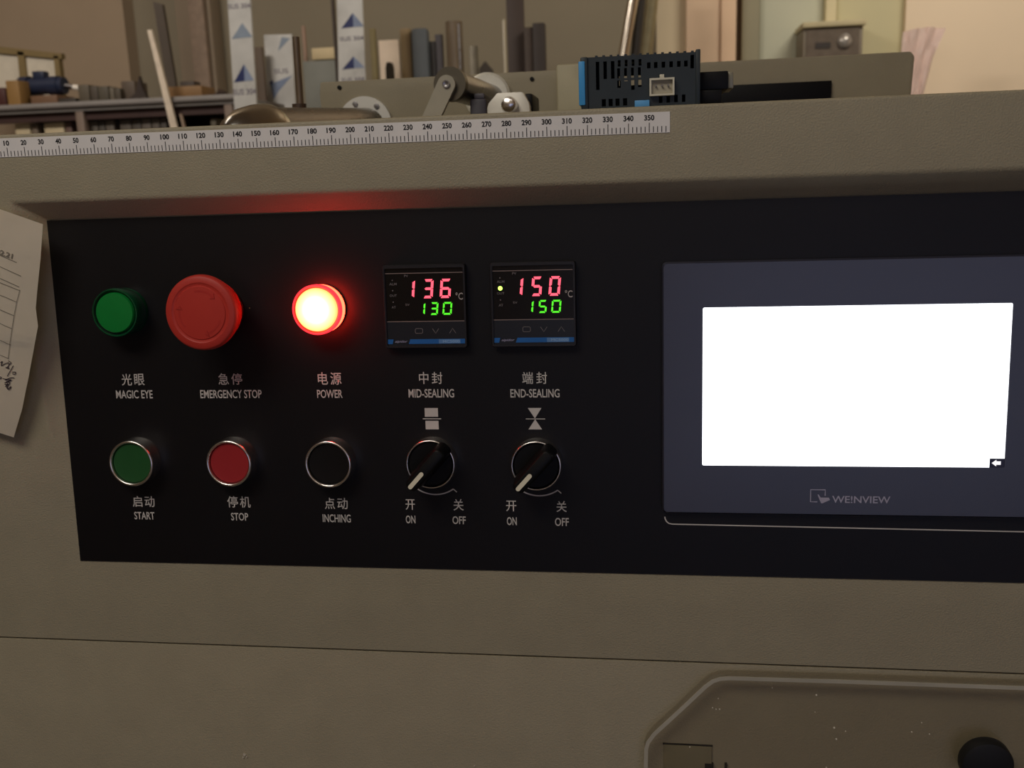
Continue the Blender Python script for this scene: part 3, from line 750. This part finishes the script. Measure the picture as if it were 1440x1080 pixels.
tube('end_disc', e1 + Vector((.0, -.0005, 0)), e1 + (e2 - e1).normalized() * .006, .0125, mat('dark_roller_end', (104, 98, 86), .4, .6), ra, 36)

# pale handwheel, dark motor block, white bearing plate with chrome knob
hw = empty('pale_disc', (0, 0, 0)); tag(hw, 'pale round metal disc on the guard plate behind the roller', 'disc')
c = at(682, 134, PY - .02); r_ = .0195
lathe('disc', [(0, 0), (r_, 0), (r_, .008), (r_ - .002, .010), (r_ * .45, .010), (r_ * .42, .014), (0, .014)], mat('milky_metal', (234, 232, 218), .35, .2, var=.12, scale=60), hw, 44, off=(c.x, c.z)).location = (0, PY, 0)
mb = empty('dark_motor_block', (0, 0, 0)); tag(mb, 'small dark blue-grey motor block between the roller and the white plate', 'motor')
a = at(660, 137, .25); b = at(684, 137, .25)
box('housing', a.x, b.x, .25, .29, DK, a.z - .001, mat('dark_bluegrey', (54, 50, 60), .5), mb, bev=.002)
box('cap', a.x + .003, b.x - .002, .253, .287, a.z - .001, a.z + .003, mat('bluegrey_cap', (84, 82, 90), .5), mb, bev=.001)
wp = empty('bearing_plate', (0, 0, 0)); tag(wp, 'white bearing plate with cut corners and a round chrome knob', 'bearing plate')
def W(px, py, Y=.22): p = at(px, py, Y); return (p.x, p.z)
l, r = W(685, 150)[0], W(745, 148)[0]
zt_ = W(715, 130)[1]
x1_, x2_ = W(699, 131)[0], W(736, 130)[0]
prism('plate', [(l, DK), (r, DK), (r, zt_ - .010), (r - .001, zt_ - .007), (x2_, zt_ - .0005), (x2_ - .002, zt_), (x1_, zt_), (l + .001, zt_ - .007), (l, zt_ - .010)], .22, .228, mat('white_plate', (226, 222, 210), .4, .1), wp, bev=.0006)
c = W(714.5, 147, .21)
lathe('chrome_knob', [(0, 0), (.0058, 0), (.0058, .006), (.0050, .0085), (.0030, .0095), (0, .0098)], CHROME, wp, 32, off=c).location = (0, .22, 0)
a = at(744, 150, .26); b = at(756, 136, .26)
box('shaft_block', a.x, b.x, .228, .27, a.z - .012, b.z, BLACKP, wp, bev=.0015)

# ------------------------------------------------------------------ clear acrylic cover at the lower right
ac = empty('acrylic_cover', (0, 0, 0)); tag(ac, 'clear plastic cover with slanted upper corner and black knob below the touch screen', 'clear cover')
ACR = mat('clear_acrylic', (235, 232, 222), .06, var=.0, trans=1.0, ior=1.12, spec=.35)
nt = ACR.node_tree; tr0 = nt.nodes.new('ShaderNodeBsdfTransparent'); tr0.inputs[0].default_value = (.95, .94, .92, 1)
gl0 = nt.nodes.new('ShaderNodeBsdfGlossy'); gl0.inputs['Roughness'].default_value = .12
mx0 = nt.nodes.new('ShaderNodeMixShader'); mx0.inputs[0].default_value = .07; nt.links.new(tr0.outputs[0], mx0.inputs[1]); nt.links.new(gl0.outputs[0], mx0.inputs[2])
nt.links.new(mx0.outputs[0], nt.nodes['Material Output'].inputs['Surface'])
EDG = mat('frosted_acrylic_edge', (172, 166, 150), .5, var=.1)
YA = -.007
def A(px, py): p = at(px, py, YA); return (p.x, p.z)
out = [A(905.5, 1075), A(906, 1052), A(909, 1042), A(918, 1030), A(955, 996), A(990, 963), A(1001, 955), A(1012, 951.5), A(1026, 950.5), A(1180, 955)]
xr_ = .80; zr = A(1440, 962.5)[1]
outl = out + [(xr_, zr)]
full = [(out[0][0], .70)] + outl + [(xr_, .70)]
def inset_path(path, d):
    res = []
    for i, p in enumerate(path):
        a = Vector(path[max(0, i - 1)]); b = Vector(path[min(len(path) - 1, i + 1)]); t = (b - a).normalized(); res.append((p[0] + t.y * d, p[1] - t.x * d))
    return res
path = [(out[0][0], .70)] + outl
ins = inset_path(path, .0024)
prism('front_sheet', ins + [(xr_, .70)], YA, YA + .003, ACR, ac)
bm = bmesh.new()                                     # rim and return wall
o0 = [bm.verts.new((p[0], YA - .0002, p[1])) for p in path]; o1 = [bm.verts.new((p[0], -.0004, p[1])) for p in path]
i0 = [bm.verts.new((p[0], YA - .0002, p[1])) for p in ins]; i1 = [bm.verts.new((p[0], -.0004, p[1])) for p in ins]
for k in range(len(path) - 1):
    bm.faces.new((o0[k], o0[k + 1], i0[k + 1], i0[k])); bm.faces.new((o0[k], o1[k], o1[k + 1], o0[k + 1]))
    bm.faces.new((i0[k], i0[k + 1], i1[k + 1], i1[k])); bm.faces.new((o1[k], i1[k], i1[k + 1], o1[k + 1]))
for k in (0, -1): bm.faces.new((o0[k], i0[k], i1[k], o1[k]))
from_bm('return_wall', bm, ACR, ac, smooth=True)
bm = bmesh.new()
i2 = inset_path(path, .0021)
for k in range(len(path) - 1):
    a, b, c, d = path[k], path[k + 1], i2[k + 1], i2[k]
    add_prism(bm, [a, b, c, d], YA - .0008, YA - .0003)
from_bm('frosted_edge', bm, EDG, ac)
c = at(1389, 1077, YA - .007)
lathe('black_knob', [(0, .008), (.0112, .008), (.0126, .0074), (.0131, .006), (.0131, .001), (.0125, 0), (0, 0)], mat('black_rubber', (14, 14, 15), .6), ac, 48, off=(c.x, c.z)).location = (0, YA - .0002, 0)
bm = bmesh.new()
for (px, py, s) in ((1148, 977, .45), (1173, 1023, .5), (1176, 1039, .45), (1189, 1028, .3), (1002, 995, .3), (1007, 997, .3), (1012, 997, .35), (1010, 982, .25), (1146, 1001, .2), (1282, 1029, .35), (1296, 1016, .25), (1307, 1032, .3), (1162, 1079, .35), (970, 1050, .3), (1086, 967, .2)):
    p = at(px, py, YA)
    add_prism(bm, [(p.x + s * mm * math.cos(k * 1.05), p.z + s * mm * math.sin(k * 1.05)) for k in range(6)], YA - .0004, YA)
o = from_bm('dust_specks', bm, mat('white_dust', (230, 222, 205), .7), ac); o['kind'] = 'stuff'
# slotted access plate on the cabinet behind the cover
apl = empty('access_plate', (0, 0, 0)); tag(apl, 'small flush steel access plate seen through the clear cover', 'access plate')
DL = mat('dark_gap', (30, 27, 22), .8)
a = at(933, 1046, 0); b = at(1001, 1048, 0)
box('plate', a.x, b.x, -.0010, .0, .84, a.z, mat('beige_plate_paint', (132, 124, 98), .55), apl, bev=.0004)
box('top_seam', a.x - .0004, b.x + .0004, -.0006, 0, a.z, a.z + .0008, DL, apl)
for px, w_ in ((991, .0036), (1001, .0008), (1019, .0012)):
    p = at(px, 1072, 0); box('slot', p.x, p.x + w_, -.0016, 0, .86, p.z, DL, apl)

# ------------------------------------------------------------------ background: stock leaning in front of the back wall
def quadbox(px, Y, dep, m, name, parent, to_floor=False, bev=0.0):
    """four pixel corners tl tr br bl seen on the plane Y -> a solid of real depth"""
    c = [at(*q, Y) for q in px]
    pts = [(c[3].x, c[3].z), (c[2].x, c[2].z), (c[1].x, c[1].z), (c[0].x, c[0].z)]
    if to_floor:
        def ext(t, b):
            k = (t.z - .002) / max(1e-6, (t.z - b.z)); return (t.x + (b.x - t.x) * k, .002)
        pts[0] = ext(c[0], c[3]); pts[1] = ext(c[1], c[2])
    return prism(name, pts, Y, Y + dep, m, parent, bev)
def upright(name, x0, x1, ytop, Y, dep, m, label, cat, group=None, base=0.002, ym=None, bev=.003, lean=0.0):
    """one upright piece standing on the floor, its visible part between pixel columns x0 and x1"""
    ym = ym or ytop + 20
    xa, xb_ = at(x0, ym, Y).x, at(x1, ym, Y).x; z = at((x0 + x1) / 2, ytop, Y).z
    o = prism(name, [(xa - lean * (z - base) * -1, base), (xb_ + lean * (z - base), base), (xb_, z), (xa, z)], Y, Y + dep, m, None, bev)
    return tag(o, label, cat, group)
FILM = mat('milky_protective_film', (192, 192, 188), .32, var=.14, scale=9, rvar=.1, spec=.6)
FILM2 = mat('clear_blueish_film', (150, 156, 166), .25, var=.1, scale=9, spec=.6)
NAVY = mat('navy_print', (22, 36, 88), .5); MIDB = mat('slate_blue_print', (124, 138, 164), .5); PRG = mat('grey_violet_print', (112, 106, 118), .6)
PRT = mat('faded_blue_print', (128, 142, 158), .5)
def film_post(label, px, Y, marks):
    t = empty('film_wrapped_sheet', (0, 0, 0)); tag(t, label, 'steel sheet', 'steel sheets under printed protective film')
    quadbox(px, Y, .012, FILM, 'sheet', t, to_floor=True)
    yy = Y - .0008
    for kind, x0, x1, y0, y1, *r in marks:
        if kind == 'peak':
            m1, m2 = r
            xm = x0 + (x1 - x0) * .5
            for nm, pl, m in (('dark_peak_mark', [(x0, y1), (xm, y0), (xm + 1, y1 - 2)], m1), ('light_peak_mark', [(xm, y0), (x1, y1 - 3), (xm + 1, y1 - 2)], m2)):
                bm = bmesh.new(); bm.faces.new([bm.verts.new(at(q[0], q[1], yy)) for q in pl]); from_bm(nm, bm, m, t)
        elif kind == 'text':
            a = at(x0, y1, yy); b = at(x1, y0, yy); s = r[0]
            text('printed_lettering', s, a.x, b.x, a.z, b.z + (a.x - b.x) * 0, yy, PRG, t, bold=.015)
        elif kind == 'tri':
            bm = bmesh.new(); bm.faces.new([bm.verts.new(at(q[0], q[1], yy)) for q in r[0]]); from_bm('printed_mark', bm, r[1], t)
    return t
film_post('tall film-wrapped steel sheet with blue peak marks, left of the steel tube', [(318, -30), (350, -30), (363, 190), (332, 190)], 2.90,
    [('text', 321, 352, 4, 13, 'SUS 304'), ('peak', 326, 355, 32, 55, PRT, PRT), ('peak', 329, 357, 90, 116, NAVY, MIDB), ('text', 328, 360, 124, 134, 'SUS 304')])
film_post('short film-wrapped steel sheet with a creased blue print, second from the left', [(371, 49), (410, 48), (418, 190), (380, 190)], 3.62,
    [('tri', 0, 0, 0, 0, [(396, 52), (408, 54), (391, 72)], PRT), ('tri', 0, 0, 0, 0, [(380, 118), (411, 106), (392, 128), (385, 140)], MIDB), ('tri', 0, 0, 0, 0, [(379, 116), (384, 112), (385, 138)], NAVY), ('text', 386, 405, 96, 104, 'SUS')])
film_post('tall film-wrapped steel sheet with dark blue peak marks behind the guard plate', [(473, -30), (508, -30), (517, 190), (478, 190)], 3.20,
    [('peak', 480, 512, 18, 40, NAVY, MIDB), ('text', 478, 511, 50, 58, 'SUS 304'), ('peak', 481, 513, 79, 98, NAVY, MIDB), ('text', 480, 512, 108, 115, 'SUS 304')])
def cm(name, rgb, **k): return mat(name, rgb, k.get('rough', .6), k.get('metal', 0), var=.08, scale=12)
G1 = 'boards and metal profiles leaning against the back wall'
U = upright
U('metal_post', 468, 472, -20, 3.28, .02, cm('dark_umber', (58, 46, 36)), 'thin dark brown post right beside the tall blue-marked sheet', 'post', G1, ym=50)
U('metal_rod', 427.5, 432, 36, 3.5, .015, cm('copper_tan', (142, 116, 98)), 'thin copper-coloured rod between the short film sheet and the cream carton', 'rod', G1, ym=90)
U('metal_post', 358, 372, 66, 3.55, .02, cm('brown_dark', (84, 68, 52)), 'dull brown post between the two left film-wrapped sheets', 'post', G1, ym=110)
U('grey_board', 428, 474, 85, 3.45, .03, cm('cold_grey', (118, 120, 112)), 'flat blue-grey board under the cream carton', 'board', G1, ym=120)
p = at(453, 84, 3.45); q0 = at(438, 75, 3.45); q1 = at(471, 75, 3.45)
tag(box('cream_carton', q0.x, q1.x, 3.45, 3.60, p.z + .001, at(453, 67, 3.45).z, cm('cream_card', (204, 186, 146)), bev=.004), 'cream cardboard carton lying on the blue-grey panel', 'carton')
U('wooden_lath', 520, 528, 40, 3.5, .02, cm('olive_yellow', (128, 116, 76)), 'thin olive-yellow lath right of the tall blue-marked sheet', 'lath', G1)
U('white_board', 533, 561, 56, 3.5, .03, cm('warm_white', (236, 218, 196)), 'bright white board leaning behind the guard plate', 'board', G1)
q0 = at(543, 100, 3.44); q1 = at(554, 100, 3.44)
tag(prism('dark_post', [(q0.x, .002), (q1.x, .002), (q1.x - .002, q0.z + .01), (at(551, 88, 3.44).x, at(548, 88, 3.44).z), (at(545, 88, 3.44).x, at(548, 88, 3.44).z), (q0.x + .002, q0.z + .01)], 3.42, 3.46, cm('dark_brown_glass', (48, 40, 28)), None, .003), 'short dark brown post with narrow top in front of the bright white board', 'post')
U('tan_board', 563, 577, 40, 3.5, .03, cm('tan_wood', (142, 122, 88)), 'tan wooden board between the white and the slate-blue board', 'board', G1)
U('blue_grey_board', 578, 601, 39, 3.48, .05, cm('slate_blue', (88, 94, 98)), 'slate-blue rounded board right of the tan one', 'board', G1, bev=.012)
U('grey_board', 603, 612, 58, 3.52, .03, cm('grey_dark1', (76, 74, 74)), 'narrow grey board beside the slate-blue one', 'board', G1)
U('grey_board', 612, 622, 48, 3.53, .03, cm('grey_violet', (86, 82, 86)), 'dark violet-grey board left of the brown roll', 'board', G1)
xa = at(636, 60, 3.45)
tag(tube('brown_roll', (xa.x, 3.5, .002), (xa.x, 3.5, at(636, 31, 3.5).z), .034, cm('brown_roll', (112, 98, 80), rough=.3)), 'upright brown glossy roll behind the roller arm', 'roll')
tag(tube('steel_profile', (at(646, 60, 3.44).x, 3.44, .002), (at(646, 60, 3.44).x, 3.44, at(646, 34, 3.44).z), .006, STEEL), 'thin shiny tube standing against the brown roll', 'tube')
U('steel_profile', 660, 671, 64, 3.5, .03, mat('dull_steel', (112, 106, 92), .4, .5), 'short dull steel channel between the brown roll and the dark boards', 'steel channel', G1)
tag(prism('dark_bracket', [(at(675, 100, 3.5).x, .002), (at(692, 100, 3.5).x, .002), (at(692, 98, 3.5).x, at(690, 98, 3.5).z), (at(682, 86, 3.5).x, at(682, 86, 3.5).z), (at(674, 96, 3.5).x, at(676, 96, 3.5).z)], 3.5, 3.53, cm('dark_bracket', (58, 50, 42))), 'small dark pointed bracket beside the dull steel channel', 'bracket')
U('metal_rod', 707, 711, 27, 3.4, .012, cm('pale_edge', (168, 158, 134), rough=.3), 'thin pale upright rod left of the dark boards', 'rod', G1)
U('dark_board', 713, 737, -20, 3.5, .03, cm('umber1', (62, 50, 44)), 'tallest dark brown board, reaching the top of the picture', 'board', G1, ym=50)
U('dark_board', 737, 749, 38, 3.46, .03, cm('umber3', (64, 52, 44)), 'dark brown board directly right of the tallest one', 'board', G1)
U('dark_board', 749, 766, 32, 3.45, .05, cm('umber2', (48, 40, 36)), 'near-black board at the right end of the dark boards', 'board', G1)
# pipes beside the pale wall
def leanpipe(label, a, b, Y, r, m, name='steel_pipe'):
    p = at(*a, Y); q = at(*b, Y); d = q - p
    k = (p.z - .002) / (p.z - q.z)
    return tag(tube(name, p, p + d * k, r, m, None, 28), label, 'pipe', 'pipes leaning beside the pale wall')
leanpipe('bright chrome pipe leaning behind the spare controller', (897, -40), (871, 110), 3.6, .022, mat('bright_steel', (215, 205, 190), .2, 1.0, var=.05))
leanpipe('dark pipe leaning right of the bright chrome one', (905, -40), (890, 110), 3.66, .020, cm('dark_pipe', (52, 48, 44), rough=.35), 'dark_pipe')
leanpipe('dull olive pipe standing against the pale wall', (921, -40), (905, 110), 3.75, .026, mat('olive_steel', (150, 140, 110), .35, .6), 'olive_pipe')
# meter box on the wall
bY = 3.9
mtr = empty('meter_box', (0, 0, 0)); tag(mtr, 'grey electricity meter box with pale lid on the green-grey wall', 'meter box')
def R4(x0, y0, x1, y1, Y): 
    a = at(x0, (y0 + y1) / 2, Y); b = at(x1, (y0 + y1) / 2, Y); c_ = at((x0 + x1) / 2, y0, Y); d_ = at((x0 + x1) / 2, y1, Y); return a.x, b.x, d_.z, c_.z
x0, x1, z0, z1 = R4(1129, 38, 1213, 90, bY)
box('case', x0, x1, bY, WY - .1, z0 - .05, z1, cm('meter_grey', (124, 114, 98)), mtr, bev=.006)
box('lid', x0 - .006, x1 + .008, bY - .02, WY - .1, z1, at(1170, 30, bY).z, cm('meter_lid', (184, 172, 136)), mtr, bev=.004)
a_, b_, c_, d_ = R4(1134, 41, 1208, 92, bY - .006)
box('window', a_, b_, bY - .006, bY, c_ - .04, d_, mat('meter_window', (104, 94, 84), .15, spec=.7), mtr)
box('counter', at(1147, 62, bY - .01).x, at(1168, 62, bY - .01).x, bY - .010, bY - .006, at(1158, 68, bY).z, at(1158, 60, bY).z, cm('meter_dark', (52, 46, 42)), mtr)
c = at(1188, 58, bY - .01)
lathe('dial', [(.030, 0), (.030, .006), (.024, .014), (.012, .020), (0, .022)], mat('dial_glass', (150, 144, 136), .08, .3, spec=1), mtr, 28, off=(c.x, c.z)).location = (0, bY - .006, 0)
# pink plastic sheet
bm = bmesh.new(); PY2 = 3.7
L1 = [(1270, 45), (1268, 80), (1268, 140)]; R1 = [(1329, 40), (1312, 80), (1298, 140)]; gr = []
for i in range(13):
    t = i / 12 * 2; k = min(1, int(t)); f_ = t - k; row = []
    for j in range(11):
        l = (L1[k][0] + (L1[k + 1][0] - L1[k][0]) * f_, L1[k][1] + (L1[k + 1][1] - L1[k][1]) * f_ - (4 * math.sin(j / 10 * math.pi) if i == 0 else 0)); r = (R1[k][0] + (R1[k + 1][0] - R1[k][0]) * f_, R1[k][1] + (R1[k + 1][1] - R1[k][1]) * f_ - (4 * math.sin(j / 10 * math.pi) if i == 0 else 0))
        s = j / 10; p = at(l[0] + (r[0] - l[0]) * s, l[1] + (r[1] - l[1]) * s, PY2); row.append(bm.verts.new((p.x, PY2 + .012 * math.sin(j * 1.7 + i * .3), p.z)))
    gr.append(row)
base = gr[-1]; ext = [bm.verts.new((v.co.x, v.co.y, .002)) for v in base]; gr.append(ext)
for i in range(len(gr) - 1):
    for j in range(10): bm.faces.new((gr[i][j], gr[i][j + 1], gr[i + 1][j + 1], gr[i + 1][j]))
bmesh.ops.solidify(bm, geom=bm.faces[:], thickness=.002)
tag(from_bm('plastic_sheet', bm, mat('pinkish_plastic', (246, 228, 222), .5, var=.05, scale=20), None, smooth=True), 'crumpled pinkish plastic sheet hanging beside the right end of the guard plate', 'plastic sheet')
# table the plastic hangs over
# ---- steel rack at the left with stock on two levels
RY = 3.0; RD = .5
rk = empty('storage_rack', (0, 0, 0)); tag(rk, 'grey steel storage rack crossing the left background', 'rack')
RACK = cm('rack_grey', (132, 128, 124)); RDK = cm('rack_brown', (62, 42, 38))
ra_, rb_ = at(-60, 150, RY), at(330, 137, RY)
ztop = at(100, 143, RY).z; zbot = at(100, 157, RY).z
box('upper_beam', ra_.x, rb_.x, RY, RY + .05, zbot, ztop, RACK, rk, bev=.004)
box('beam_lip', ra_.x, rb_.x, RY - .012, RY + .002, zbot + (ztop - zbot) * .40, zbot + (ztop - zbot) * .62, cm('rack_lip', (100, 94, 90)), rk, bev=.002)
box('upper_shelf', ra_.x, rb_.x, RY + .05, RY + RD, zbot, ztop - .004, RACK, rk)
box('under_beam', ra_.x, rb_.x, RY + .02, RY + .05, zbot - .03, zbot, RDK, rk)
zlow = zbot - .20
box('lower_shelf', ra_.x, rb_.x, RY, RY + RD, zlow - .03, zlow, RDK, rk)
for px in (-50, 112, 322):
    x = at(px, 170, RY).x
    box('rack_post', x - .016, x + .016, RY + .002, RY + .04, .002, zbot, cm('post_taupe', (120, 104, 92)), rk, bev=.003)
    box('rack_post', x - .016, x + .016, RY + RD - .04, RY + RD, .002, zbot, cm('post_taupe', (120, 104, 92)), rk, bev=.003)
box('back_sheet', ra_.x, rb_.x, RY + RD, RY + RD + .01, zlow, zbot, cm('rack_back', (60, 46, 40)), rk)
S0 = ztop - .003
def onshelf(name, x0, x1, ytop, dy, dep, m, label, cat, base=None, group=None, bev=.003, h=None):
    Y = RY + dy; ym = (ytop + 143) / 2 if base is None else ytop + 8
    a = at(x0, ym, Y).x; b = at(x1, ym, Y).x; z = at((x0 + x1) / 2, ytop, Y).z
    return tag(box(name, a, b, Y, Y + dep, (S0 if base is None else base) + .0005, z, m, None, bev=bev), label, cat, group)
# wooden framed panes leaning on the wall behind the rack
fr = empty('framed_window_pane', (0, 0, 0)); tag(fr, 'old wooden frame with white panes leaning behind the rack', 'frame')
FY = 3.56; WOOD = cm('old_wood', (128, 110, 72)); PANE = mat('milky_pane', (214, 206, 188), .35, var=.04)
quadbox([(-60, 59), (86, 75), (86, 83), (-60, 69)], FY, .03, WOOD, 'top_rail', fr)
quadbox([(24, 72), (33, 73), (41, 150), (31, 150)], FY, .03, WOOD, 'mullion', fr)
quadbox([(75, 78), (82, 79), (90, 150), (82, 150)], FY, .03, WOOD, 'side_rail', fr)
quadbox([(-60, 66), (28, 76), (36, 150), (-60, 150)], FY + .015, .006, PANE, 'pane', fr)
quadbox([(30, 76), (78, 82), (86, 150), (38, 150)], FY + .015, .006, PANE, 'pane', fr)
quadbox([(-60, 150), (92, 150), (95, 172), (-60, 172)], FY, .03, WOOD, 'bottom_rail', fr)
onshelf('ochre_box', 9, 27, 113, .06, .07, cm('ochre', (140, 108, 62)), 'ochre cardboard box standing at the left on the rack', 'box')
onshelf('dark_box', 27, 40, 116, .22, .10, cm('dark_umber_box', (60, 44, 32)), 'dark brown box right of the ochre one', 'box')
onshelf('wooden_block', 43, 80, 134, .10, .12, cm('redwood', (112, 84, 62)), 'reddish wooden block under the blue motor', 'wooden block')
zb = at(60, 134, RY + .10).z
mo = empty('blue_motor', (0, 0, 0)); tag(mo, 'small navy blue electric motor lying on the wooden block', 'motor')
NB = cm('motor_navy', (36, 44, 66), rough=.4)
m0 = at(44, 122, RY + .16); m1 = at(92, 126, RY + .16); m0.z = zb + .041; m1.z = zb + .039
tube('motor_body', m0, m1, .032, NB, mo, 24); tube('end_cap', m0 - Vector((.04, 0, 0)), m0, .038, NB, mo, 24, .040); tube('end_cap', m1 - Vector((.06, 0, 0)), m1 - Vector((.02, 0, 0)), .037, NB, mo, 24)
tube('shaft', m1, m1 + Vector((.035, 0, -.008)), .010, STEEL, mo, 16); tube('white_shaft_end', m1 + Vector((.035, 0, -.008)), m1 + Vector((.06, 0, -.012)), .010, mat('white_cap', (238, 232, 220), .4), mo, 16)
box('terminal_box', at(50, 112, RY + .16).x, at(66, 112, RY + .16).x, RY + .14, RY + .18, m0.z + .02, m0.z + .055, NB, mo, bev=.004)
onshelf('dark_bar', 82, 106, 138, .05, .05, cm('dark_bar', (52, 46, 40)), 'flat dark metal bar right of the wooden block', 'metal bar')
pl = [(110, 126, 119), (126, 138, 121), (138, 153, 121), (153, 161, 123), (161, 170, 124)]
for k, (a_, b_, t_) in enumerate(pl):
    onshelf('steel_offcut', a_, b_ - .6, t_, .07 + .01 * (k % 2), .10, cm('offcut_%d' % k, [(92, 84, 70), (78, 70, 60), (82, 76, 64), (104, 96, 82), (80, 72, 60)][k]),
            ['widest grey-brown offcut, leftmost of the row on the rack', 'second dark offcut from the left on the rack', 'third offcut from the left in the row on the rack', 'narrow paler offcut, fourth in the row on the rack', 'last and lowest offcut of the row on the rack'][k], 'metal offcut', group='steel offcuts in a row on the rack')
onshelf('brown_carton', 171, 190, 114, .10, .10, cm('dull_carton', (88, 76, 64)), 'dull brown carton right of the row of offcuts', 'carton')
q = [(178, 141), (208, 141), (200, 124), (195, 107), (191, 130)]
pp = [at(x, y, RY + .05) for x, y in q]
tag(prism('dark_bracket', [(p.x, max(p.z, S0)) for p in pp], RY + .05, RY + .07, cm('angle_dark', (54, 44, 38))), 'dark triangular angle bracket with a thin tip on the rack', 'bracket')
# leaning bars pass in front of the beam
o = quadbox([(207, 42), (213, 42), (252, 190), (242, 190)], RY - .03, .012, mat('white_bar', (222, 208, 188), .4), 'white_bar', None, to_floor=True)
tag(o, 'slim white bar leaning slanted across the rack beam', 'bar')
o = quadbox([(252, 160), (255, 160), (263, 190), (259, 190)], RY - .05, .01, cm('dull_bar', (150, 130, 112)), 'thin_bar', None, to_floor=True)
tag(o, 'thin dull bar beside the foot of the white bar, below the rack beam', 'bar')
o = quadbox([(215, 2), (228, 6), (250, 139), (238, 141)], RY + .36, .02, cm('dark_plank', (76, 66, 56)), 'dark_plank', None)
tag(o, 'tall dark plank leaning behind the white bar', 'plank')
onshelf('orange_plank', 236, 284, 121, .05, .12, cm('orange_wood', (132, 100, 62)), 'orange-brown wooden plank lying right of the white bar', 'plank')
onshelf('dark_offcut', 254, 274, 114, .20, .06, cm('dark_offcut', (70, 60, 52)), 'small dark offcut behind the orange-brown plank', 'offcut')
c = at(309, 129, RY + .1)
bm = bmesh.new(); bmesh.ops.create_icosphere(bm, subdivisions=2, radius=.022)
for v_ in bm.verts: v_.co *= 1 + .25 * math.sin(v_.co.x * 190 + v_.co.z * 140); v_.co.x *= 1.2; v_.co.z *= .7
o = from_bm('rag_lump', bm, cm('rag_dark', (58, 44, 36)), None, smooth=True); o.location = (c.x, RY + .12, S0 + .018); tag(o, 'small dark crumpled rag at the right end of the rack', 'rag')
# lower level, just visible under the beam
def lower(name, x0, x1, ytop, m, label, cat, dy=.05, group=None):
    Y = RY + dy; a = at(x0, 175, Y).x; b = at(x1, 175, Y).x; z = min(at((x0 + x1) / 2, ytop, Y).z, zbot - .032)
    return tag(box(name, a, b, Y, Y + .16, zlow + .0005, z, m, None, bev=.004), label, cat, group)
CRM = cm('cream_box', (196, 180, 146))
lower('cream_box', 20, 41, 168, CRM, 'cream box on the lower rack level, left one', 'box', group='boxes under the rack beam')
lower('brown_board', 43, 52, 168, cm('brownish_board', (112, 98, 82)), 'brown board between the two cream boxes', 'board')
lower('cream_box', 61, 89, 167, CRM, 'wider cream box on the lower rack level, left of the rack post', 'box', group='boxes under the rack beam')
lower('brown_board', 91, 100, 166, cm('reddish_board', (100, 78, 70)), 'reddish brown board right of the wider cream box', 'board')
for k, (a_, b_) in enumerate(((124, 137), (138, 147), (148, 160), (168, 184), (185, 198), (199, 212), (213, 224), (225, 234))):
    lower('steel_offcut', a_, b_, 163 if a_ > 160 else 165, cm('low_offcut_%d' % (k % 3), [(88, 80, 70), (74, 68, 60), (96, 88, 78)][k % 3]),
          'grey offcut standing under the rack beam, %s' % ['just right of the rack post', 'second right of the rack post', 'third right of the rack post', 'first after the dark gap', 'second after the dark gap', 'third after the dark gap', 'fourth after the dark gap', 'last before the white bar'][k], 'metal offcut', group='offcuts under the rack beam')
lower('grey_box', 296, 304, 166, cm('grey_box', (92, 84, 66)), 'small olive-grey piece under the right end of the rack beam', 'box')
# reddish lump at far left, on the rack
onshelf('red_brown_part', -14, 8, 123, .10, .12, cm('redbrown', (70, 34, 28)), 'red-brown metal part at the left edge on the rack', 'metal part', bev=.012)
